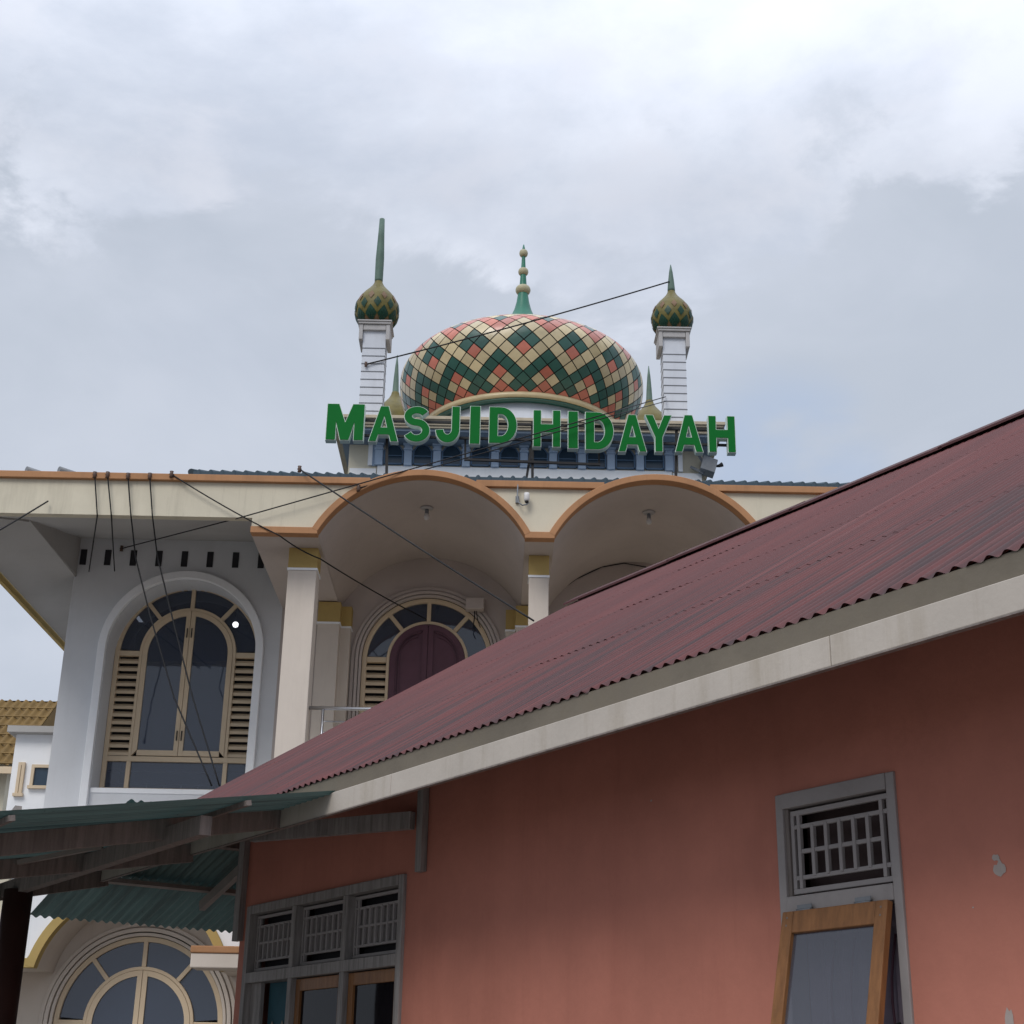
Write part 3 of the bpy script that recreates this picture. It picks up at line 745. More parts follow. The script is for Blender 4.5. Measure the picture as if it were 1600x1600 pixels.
# cream bracket slab with an orange top at the right pier
MB().box(-4.28, -3.45, YL-.55, YL-.052, 3.30, 3.50).build('porch_ledge', m_column, mosque, bevel=.015)
MB().box(-4.29, -3.44, YL-.57, YL-.055, 3.502, 3.60).build('ledge_trim', m_band, mosque, bevel=.015)
lw = arched_window(LX+.0, 2.60, 1.255, .82, .55, 1.0, YW-.02, m_window, 'window', louvers=False, low=False)
mo = MB(); ring(mo, LX, 2.60, 1.262, 1.31, YW-.07, YW-.01, .4); ring(mo, LX, 2.60, 1.325, 1.385, YW-.09, YW-.002, .4); ring(mo, LX, 2.60, 1.40, 1.46, YW-.06, YW-.002, .4)
mo.build('window_moulding', m_column, mosque, bevel=.01)

# ------------------------------------------------------------------ white rear wing and neighbour
wing = empty('side_building', (-8.6, 27.5, 0), 'low white building with beige framed windows beside the left corner of the mosque', 'building')
a = at(20, 1190, 27.5).x
m = MB(); m.box(a, XW-.15, 27.5, 31, 0, at(70, 1148, 27.5).z); m.build('wall', m_white, wing)
zt = at(70, 1148, 27.5).z
MB().box(a-.12, XW-.15, 27.3, 31.2, zt+.001, zt+.12).build('roof_slab', m_soffit, wing)
def rwin(px0, py0, px1, py1, louv=False):
    p, q = at(px0, py1, 27.5), at(px1, py0, 27.5); x0, x1, z0, z1 = p.x, q.x, p.z, q.z; y = 27.5; k = .055
    fr = MB(); fr.box(x0, x0+k, y-.06, y-.002, z0, z1); fr.box(x1-k, x1, y-.06, y-.002, z0, z1); fr.box(x0+k, x1-k, y-.06, y-.002, z1-k, z1); fr.box(x0-.03, x1+.03, y-.08, y-.002, z0-k, z0-.001)
    w_ = fr.build('window', m_window, wing)
    if louv:
        m = MB(); m.box(x0+k, x1-k, y-.012, y-.004, z0, z1-k, 1); z = z0+.04
        while z < z1-.12: m.boxp((x0+k, y-.055, z), Vector((x1-x0-2*k, 0, 0)), Vector((0, .03, .03)), Vector((0, .004, .05))); z += .12
        m.build('louver', [m_window, m_dark], w_)
    else:
        m = MB(); m.poly([(x0+k, y-.02, z0), (x1-k, y-.02, z0), (x1-k, y-.02, z1-k), (x0+k, y-.02, z1-k)]); m.build('pane', m_glassb, w_)
rwin(24, 1192, 41, 1240); rwin(47, 1196, 86, 1228); rwin(84, 1152, 106, 1177, True)

nb = empty('neighbour_house', (-14, 38, 0), 'small cream house with a brown tiled roof behind at the far left', 'house')
zr0 = at(20, 1195, 37.0).z; zr1 = at(20, 1092, 40.0).z; xr = at(46, 1150, 38).x
MB().box(-22, xr-.3, 37.6, 46, 0, zr0+.25).build('wall', m_cream, nb)
m = MB(); ny = 26; vd = Vector((0, 3.2, zr1-zr0)); Ls = vd.length; vd.normalize(); nn = Vector((0, -vd.z, vd.y))
corr(m, Vector((-22, 37.0, zr0)), Vector((1,0,0)), vd, nn, 0, xr+22, 0, Ls, .22, .04, 8, 2)
for k in range(7): m.boxp(Vector((-22, 37.0, zr0))+vd*(Ls*k/7)+nn*.02, Vector((xr+22,0,0)), vd*.05, nn*.025)
m.poly([(-22, 37.0+3.2, zr1), (xr, 37.0+3.2, zr1), (xr, 46.5, zr0), (-22, 46.5, zr0)])
m.poly([(xr, 37.02, zr0), (xr, 40.2, zr1), (xr, 46.5, zr0)])
m.build('tiled_roof', m_tileroof, nb)
MB().box(-22, xr, 36.97, 37.05, zr0-.22, zr0-.05).build('fascia_board', m_window, nb)

# ------------------------------------------------------------------ name sign
YS = 20.5
sign = empty('mosque_sign', at(832, 755, YS), 'green channel letters reading MASJID HIDAYAH on a black steel frame above the arches', 'sign')
def strokeS(n=40):
    # centre line of an S in a unit box, stroked
    pts = []
    for k in range(n+1):
        t = k/n
        if t < .5: a = R(28 + (270-28)*t*2); pts.append((.35+.245*math.cos(a), .725+.19*math.sin(a)))
        else: a = R(90 - (90+152)*(t-.5)*2); pts.append((.35+.26*math.cos(a), .29+.245*math.sin(a)-.0))
    hw_ = .095; L_, R_ = [], []
    for k, p in enumerate(pts):
        q0, q1 = pts[max(0, k-1)], pts[min(n, k+1)]; dx, dy = q1[0]-q0[0], q1[1]-q0[1]; l = math.hypot(dx, dy) or 1
        L_.append((p[0]-dy/l*hw_, p[1]+dx/l*hw_)); R_.append((p[0]+dy/l*hw_, p[1]-dx/l*hw_))
    return L_ + R_[::-1]
def strokeJ():
    n = 18; pts = [(.62, 1.0), (.62, .32)]
    out_ = [(.72, 1.0)]; inn = [(.50, 1.0)]
    for k in range(n+1):
        a = R(0 - 175*k/n); out_.append((.36+.36*math.cos(a), .36+.36*math.sin(a))); inn.append((.36+.14*math.cos(a), .36+.15*math.sin(a)))
    return out_ + inn[::-1]
def shapeD():
    n = 18; out_ = [(0, 0), (0, 1)] + [(.30+.42*math.cos(R(90-180*k/n)), .5+.5*math.sin(R(90-180*k/n))) for k in range(n+1)]
    inn = [(.21, .18), (.21, .82)] + [(.30+.21*math.cos(R(90-180*k/n)), .5+.32*math.sin(R(90-180*k/n))) for k in range(n+1)]
    return [out_, inn]
GL = {
 'M': [[(0,0),(0,1),(.30,1),(.5,.46),(.70,1),(1,1),(1,0),(.76,0),(.76,.56),(.61,.0),(.39,.0),(.24,.56),(.24,0)]],
 'A': [[(0,0),(.37,1),(.63,1),(1,0),(.77,0),(.70,.19),(.30,.19),(.23,0)], [(.37,.38),(.63,.38),(.5,.76)]],
 'S': [strokeS()], 'J': [strokeJ()], 'I': [[(0,0),(0,1),(.30,1),(.30,0)]], 'D': shapeD(),
 'H': [[(0,0),(0,1),(.26,1),(.26,.61),(.74,.61),(.74,1),(1,1),(1,0),(.74,0),(.74,.40),(.26,.40),(.26,0)]],
 'Y': [[(.37,0),(.37,.40),(0,1),(.27,1),(.5,.60),(.73,1),(1,1),(.63,.40),(.63,0)]]}
def letter_mesh(ch, x0, x1, zb, zt, y, depth, offset, name, mt, parent):
    cu = bpy.data.curves.new(name, 'CURVE'); cu.dimensions = '2D'; cu.fill_mode = 'BOTH'; cu.extrude = depth/2; cu.offset = offset
    xs = [p[0] for p in GL[ch][0]]; mn, mxx = min(xs), max(xs); ys = [p[1] for p in GL[ch][0]]; ymn, ymx = min(ys), max(ys)
    for sh in GL[ch]:
        sp = cu.splines.new('POLY'); sp.points.add(len(sh)-1); sp.use_cyclic_u = True
        for k, (a_, b_) in enumerate(sh): sp.points[k].co = ((a_-mn)/(mxx-mn)*(x1-x0), (b_-ymn)/(ymx-ymn)*(zt-zb), 0, 1)
    tmp = bpy.data.objects.new('tmp', cu); COL.objects.link(tmp)
    bpy.context.view_layer.update()
    me = bpy.data.meshes.new_from_object(tmp.evaluated_get(bpy.context.evaluated_depsgraph_get()))
    bpy.data.objects.remove(tmp); bpy.data.curves.remove(cu)
    me.transform(Matrix.Translation((x0, y, zb)) @ Matrix.Rotation(R(90), 4, 'X'))
    me.transform(Matrix.Translation(-root_loc(parent)))
    me.name = name; me.materials.clear(); me.materials.append(mt)
    for p in me.polygons: p.use_smooth = False; p.material_index = 0
    o = bpy.data.objects.new(name, me); COL.objects.link(o); o.parent = parent
    return o
LT = [('M',511,568,632,687), ('A',578,622,635.5,689), ('S',632,671,636,690), ('J',681.5,717.5,636,691), ('I',735,749.5,635.5,693), ('D',765,807,637,692), ('H',834,875,642,697.5),
      ('I',888.5,902.5,643.5,700), ('D',915.5,958,645,702), ('A',967,1009,649,705), ('Y',1009.5,1049,649.5,705), ('A',1055.5,1097,649.5,705.5), ('H',1108,1148,651,706)]
for ch, px0, px1, py0, py1 in LT:
    xm = (px0+px1)/2
    x0, x1 = at(px0, (py0+py1)/2, YS).x, at(px1, (py0+py1)/2, YS).x; zt, zb = at(xm, py0, YS).z, at(xm, py1, YS).z
    lo = letter_mesh(ch, x0, x1, zb, zt, YS+.06, .12, .012, 'letter', m_lwhite, sign)
    letter_mesh(ch, x0, x1, zb, zt, YS-.006, .008, .003, 'letter_face', m_lgreen, lo)
def sbar(p, q, y=YS+.14, w=.035, name='frame_bar'):
    a, b = at(*p, y), at(*q, y); MB().bar(a, b, w, w, Vector((0,1,0))).build(name, m_steel, sign)
sbar((520, 655), (1132, 672)); sbar((556, 680), (1142, 696)); sbar((727, 718), (938, 726))
for p, q in (((605, 652), (604, 748)), ((832, 660), (832, 758)), ((1057, 668), (1056, 748))): sbar(p, q, YS+.18, .04, 'post')
sbar((727, 684), (727, 720), YS+.20, .03); sbar((936, 692), (936, 727), YS+.20, .03)
sbar((832, 690), (821, 757), YS+.22, .035, 'brace')

# ------------------------------------------------------------------ small things on the mosque
c = at(823, 775, YF-.08); cctv = empty('security_camera', c, 'small white dome camera on a bent pipe on the cream panel between the arches', 'camera')
m = MB(); m.lathe([(.012, .05), (.038, .045), (.042, .0), (.042, -.05), (.036, -.075), (.01, -.09)], c, 16); m.build('camera_body', m_pvc, cctv)
m = MB(); m.lathe([(.030, -.07), (.026, -.10), (.008, -.115)], c, 16); m.build('lens_dome', m_steel, cctv)
m = MB(); q = [c+Vector(v) for v in ((-.13, .04, .20), (-.135, .02, .0), (-.12, .0, -.10), (-.06, 0, -.145), (.0, 0, -.13), (.03, .02, -.09))]
m.tube(q, .011, 8); m.box(c.x-.16, c.x-.11, YF-.02, YF+.018, c.z-.08, c.z+.02); m.build('pipe_arm', m_steelgrey, cctv)
def vault_lamp(A, y, name_l):
    zc = A[1]+A[3]; c = Vector((A[0], y, zc))
    l = empty('ceiling_lamp', c, name_l, 'lamp', 'bulbs hanging from the porch vaults')
    m = MB(); m.lathe([(.09, -.001), (.10, -.012), (.085, -.03), (.03, -.035)], c, 20); m.build('ceiling_rose', m_stone2, l)
    m = MB(); m.lathe([(.028, -.034), (.03, -.09), (.034, -.10)], c, 14); m.build('lamp_socket', m_steelgrey, l)
    m = MB(); m.lathe([(.02, -.10), (.042, -.14), (.045, -.17), (.03, -.20), (.006, -.212)], c, 16); m.build('bulb', m_pvc, l)
vault_lamp(A1, 21.2, 'unlit bulb hanging in the vault over the maroon door')
vault_lamp(A2, 21.2, 'unlit bulb hanging in the right vault above the red roof')
c = at(742, 947, YW-.1); jb = empty('junction_box', c, 'small pale box with dangling wires at the right edge of the door arch', 'box')
MB().box(c.x-.15, c.x+.15, YW-.27, YW-.082, c.z-.10, c.z+.09).build('box_body', m_vault, jb, bevel=.012)
m = MB(); m.tube([c+Vector((0,-.05,-.1)), c+Vector((.0,-.05,-.22)), c+Vector((-.02,-.04,-.36)), c+Vector((.02,-.04,-.44))], .009)
m.tube([c+Vector((.03,-.05,-.1)), c+Vector((.05,-.05,-.25)), c+Vector((.10,-.04,-.38))], .007); m.build('wire', m_cable, jb)
# loudspeaker on the right corner of the drum
c = at(1104, 722, 25.2); ls = empty('loudspeaker', c, 'grey loudspeaker box under the right end of the green letters', 'speaker')
m = MB(); a_ = Vector((.26, 0, -.09)); b_ = Vector((0, .3, 0)); u_ = Vector((-.07, 0, -.26)); m.boxp(c+Vector((-.06,-.1,.1)), a_, b_, u_); m.build('speaker_box', m_steelgrey, ls, bevel=.01)
m = MB(); m.tube([c+Vector((.16,0,-.08)), c+Vector((.23,0,-.07)), c+Vector((.29,0,-.04))], [.02,.03,.045], 10); m.build('horn', m_steel, ls)
m = MB(); m.bar(c+Vector((-.05,.05,0)), c+Vector((-.16,.1,.24)), .05, .05); m.bar(c+Vector((-.05,.05,-.2)), c+Vector((-.28,.12,-.05)), .04, .04); m.build('mounting_arm', m_steelgrey, ls)
# lit globe lamp behind the window glass
c = at(368, 976, YW+.9); gl = empty('globe_lamp', c, 'small lit white globe lamp behind the upper right glass of the big arched window', 'lamp')
m = MB(); m.lathe([(.002+.05*math.sin(math.pi*k/10), -.05*math.cos(math.pi*k/10)) for k in range(11)], c, 16); m.build('globe', glow_mat('lamp_glow', (1,.97,.92), 9), gl)
m = MB(); m.tube([c+Vector((0,0,.045)), c+Vector((0,0,.6))], .008); m.build('lamp_rod', m_steel, gl)

# ------------------------------------------------------------------ pink house
house = empty('pink_house', H(-6, -9, 0), 'single storey salmon pink house with a red corrugated roof and cream fascia', 'house')
UL, UR = -10.975, 2.2
holes = [(-10.83, -8.49, 1.0, 2.965), (-5.10, -4.372, 1.1, 2.965)]
w = MB(); us = sorted({UL, UR, *[h[0] for h in holes], *[h[1] for h in holes]}); zs = sorted({0, 3.65, *[h[2] for h in holes], *[h[3] for h in holes]})
for a, b in zip(us, us[1:]):
    for c0, d in zip(zs, zs[1:]):
        mu, mz = (a+b)/2, (c0+d)/2
        if any(h[0] < mu < h[1] and h[2] < mz < h[3] for h in holes): continue
        w.poly([H(a,-5,c0), H(b,-5,c0), H(b,-5,d), H(a,-5,d)])
for a, b, c0, d in holes:
    for p, q in (((a,c0),(b,c0)), ((b,c0),(b,d)), ((b,d),(a,d)), ((a,d),(a,c0))):
        w.poly([H(p[0],-5,p[1]), H(q[0],-5,q[1]), H(q[0],-5.16,q[1]), H(p[0],-5.16,p[1])])
RP = R(32.5); ND, NRG = -4.163, -4.163-6.12*math.cos(RP); ZE = 3.412; ZRG = ZE+6.12*math.sin(RP)
zg = lambda n: ZE - .06 + (ND-n)*math.tan(RP) if n > NRG else ZE - .06 + (n-(2*NRG-ND))*math.tan(RP)
for uu in (UL, UR): w.poly([H(uu,-5,0), H(uu,-5,zg(-5)), H(uu,NRG,zg(NRG)), H(uu,2*NRG+5,zg(2*NRG+5)), H(uu,2*NRG+5,0)])
w.poly([H(UL,2*NRG+5,0), H(UR,2*NRG+5,0), H(UR,2*NRG+5,3.7), H(UL,2*NRG+5,3.7)])
w.build('wall', m_pink, house)
MB().hbox(UL+.1, UR-.1, -5.9, -5.85, .2, 3.6).build('inner_partition', m_dark, house)
# patches where the paint has come off
for (px, py, w_, h_) in ((1562, 1357, .05, .05), (1578, 1595, .035, .07), (1556, 1340, .03, .02), (1018, 1251, .012, .01), (1521, 1418, .008, .006)):
    m = MB(); p = atN(px, py, -5); k = 13
    m.poly([p + N*.002 + U*(w_*(.6+.5*noise.noise((px, i, 3.1)))*math.cos(2*math.pi*i/k)) + ZUP*(h_*(.6+.5*noise.noise((py, i, 1.7)))*math.sin(2*math.pi*i/k)) for i in range(k)])
    m.build('bare_patch', m_cornpatch, house)
# roof: overlapping corrugated sheets in four rows
PER = .0765; vd = -N*math.cos(RP) + ZUP*math.sin(RP); nd_ = N*math.sin(RP) + ZUP*math.cos(RP); O = H(0, ND, ZE)
rf = MB(); U0, U1 = -12.42, 2.6
rowsV = [(-.0, 1.78), (1.66, 3.30), (3.18, 4.80), (4.68, 6.08)]
SW = PER*10
ns = int((U1-U0)/SW)+1
for ri_, (v0, v1) in enumerate(rowsV):
    for k in range(ns):
        a = U0 + k*SW; b = min(U1, a + SW + PER*.9)
        j0 = random.uniform(-.016, .016) if ri_ else random.uniform(-.006, .006); lift = random.choice((0, 0, 0, .001, .0045)) + random.uniform(0, .0008)
        corr(rf, O + nd_*(.0012*ri_ + (.0006 if k % 2 else 0)), U, vd, nd_, a, b, v0+j0, v1, PER, .0092, 10, 5, sag=lift if ri_ else random.uniform(0,.003))
# far slope
vd2 = N*math.cos(RP) + ZUP*math.sin(RP); nd2 = -N*math.sin(RP) + ZUP*math.cos(RP)
corr(rf, H(0, 2*NRG-ND, ZE), U, vd2, nd2, U0, U1, 0, 6.08, PER, .0105, 6, 2)
roof = rf.build('corrugated_roof', m_redroof, house)
# ridge cap of overlapping lengths
rc = MB()
for k in range(9):
    a = U0-.02 + k*1.72; b = a+1.76; dz = .012 + .005*(k % 2)
    P0 = H(0, NRG, ZRG+dz+.05)
    for vdx in (vd, vd2):
        A_ = [P0 + U*a, P0 + U*b]; B_ = [p - vdx*.21 for p in A_]
        rc.ribbon(A_, B_, (0,0,-.022))
rc.build('ridge_cap', m_ridge, roof)
# verge board and fascia boards
FE0 = -11.80
fb = MB(); fb.hbox(FE0, U1, -4.20, -4.168, 3.285, 3.408); up_b = fb.build('upper_fascia', m_fascia_hi, house)
# joints at three places in the lower board
cuts = [FE0, -10.02, -7.26, -3.9, -.4, U1]
for a, b in zip(cuts, cuts[1:]):
    MB().hbox(a+.002, b-.002, -4.182 if False else -4.167, -4.145, 3.183, 3.306).build('lower_fascia', m_fascia_lo, house, bevel=.004)
MB().hbox(FE0, U1, -4.169, -4.141, 3.176, 3.182).build('fascia_lip', m_wood_dark, house)
for s_ in (0, 1):
    m = MB(); a = H(U0+.05, ND-.05, ZE-.06); vdx, b0 = (vd, H(U0+.05, ND-.08, ZE-.08)) if s_ == 0 else (vd2, H(U0+.05, 2*NRG-ND+.08, ZE-.08))
    m.boxp(b0, U*.03, vdx*6.0, (nd_ if s_ == 0 else nd2)*-.16); m.build('verge_board', m_fascia_hi, house)
# eave rafters and lath behind the fascia
for k in range(19): MB().bar(H(-11.6+k*.75, -4.21, 3.27), H(-11.6+k*.75, -5.2, 3.27+.99*math.tan(RP)), .05, .09).build('eave_rafter', m_wood_dark, house)

# bracket: post on the wall and outrigger to the fascia
pu = atN(667, 1240, -5).dot(U); zb_ = atN(672, 1361, -5).z
br = MB().hbox(pu-.036, pu+.036, -5.0+.002, -4.95, zb_, 3.62).build('wall_post', m_wood_grey, house, bevel=.004)
p0 = H(pu-.05, -4.93, atN(667, 1276, -4.93).z); p1 = atN(395, 1303, -4.45)
MB().bar(p0, p1, .05, .11).build('outrigger', m_wood_grey, house)
cp = atN(376, 1360, -4.98)
MB().hbox(UL-.035, UL+.06, -4.998, -4.95, 2.72, 3.5).build('corner_post', m_wood_grey, house)

# windows ---------------------------------------------------------------------
def grille(u0, u1, z0, z1, n, parent, nb=7, t=.018):
    g = MB(); d0, d1 = n, n+.022; W, Hh = u1-u0, z1-z0
    ub = [u0+W*.085, u1-W*.085]; inner = [ub[0]+(ub[1]-ub[0])*k/(nb-1) for k in range(nb)]
    zl = [z0+Hh*.19, z0+Hh*.50, z0+Hh*.80]
    for z in (z0+.012, z1-.012): g.hbox(u0, u1, d0, d1, z-t*.6, z+t*.6)
    for u in (u0+.010, u1-.010): g.hbox(u-t*.55, u+t*.55, d0+.001, d1-.001, z0+.023, z1-.023)
    for z, (a, b) in zip(zl, ((u0+.02, u1-.02), ub, (u0+.02, u1-.02))): g.hbox(a, b, d0+.002, d1-.002, z-t/2, z+t/2)
    for k, u in enumerate(inner):
        full = k in (0, nb-1)
        lo_, hi_ = (z0+.023, z1-.023) if full else (zl[0], zl[2])
        g.hbox(u-t/2, u+t/2, d0+.004, d1+.003, lo_, hi_)
    return g.build('grille', m_grille, parent, bevel=.003)
def sash(mb_u0, u1, z0, z1, n, M=None, k=.065):
    m = MB(); u0 = mb_u0
    m.hbox(u0, u0+k, n, n+.035, z0, z1); m.hbox(u1-k, u1, n, n+.035, z0, z1); m.hbox(u0+k, u1-k, n+.001, n+.034, z1-k*1.25, z1); m.hbox(u0+k, u1-k, n+.001, n+.034, z0, z0+k*1.4)
    return m
# triple window
a, b, c0, d = holes[0]; K = .064
m = MB(); m.hbox(a, a+K, -5.10, -4.975, c0, d); m.hbox(b-K, b, -5.10, -4.975, c0, d); m.hbox(a+K, b-K, -5.098, -4.968, d-K, d)
m.hbox(a+K, b-K, -5.098, -4.972, 2.40, 2.475); m.hbox(a-.02, b+.02, -5.10, -4.95, c0-.06, c0-.001)
mu1, mu2 = -10.04, -9.27
for u in (mu1, mu2): m.hbox(u-K/2, u+K/2, -5.096, -4.979, 2.475, d-K); m.hbox(u-K/2, u+K/2, -5.096, -4.979, c0, 2.40)
tw = m.build('triple_window', m_wood_grey, house, bevel=.004)
bays = ((a+K, mu1-K/2), (mu1+K/2, mu2-K/2), (mu2+K/2, b-K))
for i, (x0, x1) in enumerate(bays):
    grille(x0+.01, x1-.01, 2.485, d-K-.01, -5.055, tw, 8)
    m = MB(); m.poly([H(x0,-5.13,2.47), H(x1,-5.13,2.47), H(x1,-5.13,d-K), H(x0,-5.13,d-K)]); m.build('dark_gap', m_dark, tw)
    zz0, zz1 = 2.485, d-K-.01; hh = zz1-zz0
    MB().hbox(x0+.012, x1-.012, -5.105, -5.062, zz0+hh*.19, zz0+hh*.80).build('vent_board', m_wood_grey, tw)
    if i:
        sash(x0+.006, x1-.006, c0+.01, 2.392, -5.05).build('sash', m_wood_orange, tw, bevel=.004)
        m = MB(); m.poly([H(x0+.06,-5.035,c0), H(x1-.06,-5.035,c0), H(x1-.06,-5.035,2.33), H(x0+.06,-5.035,2.33)]); m.build('pane', m_pane_dark, tw)
        m = MB(); nn_ = 24
        for k in range(nn_):
            q0, q1 = x0+.03+(x1-x0-.06)*k/nn_, x0+.03+(x1-x0-.06)*(k+1)/nn_
            h0, h1 = .015*math.sin(k*1.9), .015*math.sin((k+1)*1.9)
            m.poly([H(q0,-5.14+h0,c0), H(q1,-5.14+h1,c0), H(q1,-5.14+h1,2.42), H(q0,-5.14+h0,2.42)], 0, True)
        m.build('curtain', m_browncur, tw)
    else:
        m = MB(); m.hbox(x0, x0+.17, -5.06, -5.03, c0, 2.40); m.build('side_board', m_wood_grey, tw)
        m = MB(); m.poly([H(x0+.17,-5.10,c0), H(x1,-5.10,c0), H(x1,-5.10,2.40), H(x0+.17,-5.10,2.40)]); cur = m.build('curtain', m_tealcur, tw)
        m = MB()
        for k in range(3):
            uc = x0+.27+k*.165; hw_ = .05
            pts = [(-hw_, c0), (-hw_, 2.02), (-hw_*.55, 2.09), (0, 2.13), (hw_*.55, 2.09), (hw_, 2.02), (hw_, c0)]; ins = [(x*.7, z-.02) for x, z in pts]
            if uc+hw_ < x1: m.ribbon([H(uc+x,-5.092,z) for x, z in pts], [H(uc+x,-5.092,z) for x, z in ins], N*.004)
            if uc+hw_ < x1: m.poly([H(uc+x*.5,-5.09,z-.05) for x, z in pts])
        m.build('curtain_motif', m_curpat, tw)
# right window: grille over a top-hung sash pushed open
a, b, c0, d = holes[1]; K = .047
m = MB(); m.hbox(a, a+K, -5.10, -4.986, c0, d); m.hbox(b-K, b, -5.10, -4.986, c0, d); m.hbox(a+K, b-K, -5.098, -4.981, d-K*1.5, d); m.hbox(a+K, b-K, -5.098, -4.983, 2.425, 2.495)
m.hbox(a-.02, b+.02, -5.10, -4.95, c0-.06, c0-.001)
rw = m.build('window_frame', m_wood_grey2 if False else m_grille, house, bevel=.004)
grille(a+K+.025, b-K-.004, 2.505, d-K*1.5-.012, -5.03, rw, 7, .020)
MB().hbox(a+K, a+K+.022, -5.06, -5.0, 2.497, d-K*1.5-.002).build('inner_stop', m_wood_dark, rw)
m = MB(); m.poly([H(a+K,-5.14,2.48), H(b-K,-5.14,2.48), H(b-K,-5.14,d-K), H(a+K,-5.14,d-K)]); m.build('curtain', m_browncur, rw)
# sash swung outward at the foot
ang = R(12.5); hu0, hu1, hz = a+K+.004, b-K-.004, 2.418; Ls = 1.12
hn = -4.985; ddn = N*math.sin(ang) - ZUP*math.cos(ang); on = N*math.cos(ang) + ZUP*math.sin(ang); Oh = H(0, hn, hz)
def sbox(u0, u1, v0, v1, t0, t1, mb): mb.boxp(Oh + U*u0 + ddn*v0 + on*t0, U*(u1-u0), ddn*(v1-v0), on*(t1-t0))
m = MB(); k = .068
sbox(hu0, hu0+k, 0, Ls, 0, .035, m); sbox(hu1-k, hu1, 0, Ls, 0, .035, m); sbox(hu0+k, hu1-k, 0, .10, .001, .034, m); sbox(hu0+k, hu1-k, Ls-.10, Ls, .001, .034, m)
sash_o = m.build('open_sash', m_wood_orange, rw, bevel=.004)
m = MB(); m.poly([Oh+U*(hu0+k-.005)+ddn*.095+on*.015, Oh+U*(hu1-k+.005)+ddn*.095+on*.015, Oh+U*(hu1-k+.005)+ddn*(Ls-.095)+on*.015, Oh+U*(hu0+k-.005)+ddn*(Ls-.095)+on*.015]); m.build('sash_pane', m_pane_refl, rw)
m = MB(); nn_ = 30
for q in range(nn_):
    x0, x1 = a+K+(b-a-2*K)*q/nn_, a+K+(b-a-2*K)*(q+1)/nn_
    m.poly([H(x0,-5.10+.018*math.sin(q*1.3),c0), H(x1,-5.10+.018*math.sin(q*1.3+1.3),c0), H(x1,-5.10+.018*math.sin(q*1.3+1.3),2.43), H(x0,-5.10+.018*math.sin(q*1.3),2.43)], 0, True)
m.build('lace_curtain', m_lilac, rw)
m = MB()
for k in range(4):
    uc = a + (b-a)*(.34 + .16*k); m.tube([H(uc+.05*math.sin(t_*math.pi), -5.07, c0 + .2 + (1.05+.12*k)*t_/12*1.0) for t_ in [q*1.0 for q in range(13)]] if False else [H(uc+.045*math.sin(q/12*math.pi*2), -5.075, c0+.1+1.1*q/12) for q in range(13)], .006, 5)
m.build('curtain_pattern', m_door, rw)
for f_ in (.20, .76):
    uu = hu0+(hu1-hu0)*f_; m = MB(); m.tube([H(uu-.045, -4.962, 2.425), H(uu+.045, -4.962, 2.425)], .008, 8)
    m.hbox(uu-.045, uu+.045, -4.968, -4.963, 2.428, 2.45); m.build('hinge', m_steelgrey, rw)
m = MB()
for uu in (hu0+.034, hu1-.034):
    for v_ in (.03, .065): m.tube([Oh+U*uu+ddn*v_+on*.034, Oh+U*uu+ddn*v_+on*.0365], .005, 8)
m.build('dowel', m_wood_dark, rw)
m = MB(); m.tube([H(b-K-.02, -4.99, 1.93), H(b-K-.02, -4.86, 1.90)], .007, 8); m.build('stay_bar', m_steel, rw)

# ------------------------------------------------------------------ canopy at the left end
cano = empty('green_canopy', H(-11, -3.5, 0), 'green corrugated canopy on wooden rafters and one dark post beside the pink house', 'canopy')
def rafter(pa, pb, ua, h=.125, w=.055):
    a = atU(*pa, ua); b = atU(*pb, ua); d_ = (b-a); b = b + d_*.25
    MB().bar(a, b, w, h).build('rafter', m_wood_dark, cano, bevel=.004); return a, b
ra1 = rafter((437, 1279), (55, 1315), -8.66)
ra2 = rafter((299, 1333), (20, 1357), -10.06)
ra3 = rafter((167, 1372), (-20, 1397), -11.86)
# near sheet over the rafters (its ribs run down the slope, outward from the house)
tA = (ra1[1]-ra1[0]).normalized(); 
a0 = atU(520, 1238, -7.95)
tV = (atU(35, 1268, -7.95) - a0).normalized()
uA = (ra3[0]-ra1[0]).normalized(); nA = uA.cross(tV).normalized(); nA = nA if nA.z > 0 else -nA
sA = MB(); corr(sA, a0, -U, tV, nA, 0, 4.2, -.02, 3.6, PER, .0105, 8, 3)
sA.build('near_sheet', m_greenroof, cano)
for k, v_ in enumerate((.55, 1.9)):
    p = a0 + tV*v_ - nA*.03; MB().bar(p, p - U*4.15, .035, .03, nA).build('purlin', m_wood_dark, cano)
# far sheet: eave parallel to the house end, sloping down away from it
e0, e1_ = atZ(20, 1437, 3.02), atZ(378, 1450, 3.02)
ue = ((e0.dot(U))+(e1_.dot(U)))/2; n0, n1 = e0.dot(N), e1_.dot(N)
tB = (U*math.cos(R(17)) + ZUP*math.sin(R(17))); nB = -U*math.sin(R(17)) + ZUP*math.cos(R(17))
Ob = U*ue + ZUP*3.02
len1 = .95; lenB = (-11.05 - ue)/math.cos(R(17))
sB = MB(); corr(sB, Ob, N, tB, nB, n1-2.2, n0, 0, len1, .078, .012, 10, 2); 
corr(sB, Ob+nB*.035, N, tB, nB, n1-2.2, n0, len1-.12, lenB, .078, .012, 10, 3)
sB.build('far_sheet', m_greenroof, cano)
def onB(v, n, dz): return Ob + tB*v + N*n + nB*dz
for v_, mm, hh in ((len1+.0, m_purlin, .035), (len1+.9, m_wood_dark, .09), (lenB-.15, m_wood_dark, .09)):
    MB().bar(onB(v_, n1-2.0, -.05), onB(v_, n0-.1, -.05), .045, hh, nB, 0).build('purlin', mm, cano)
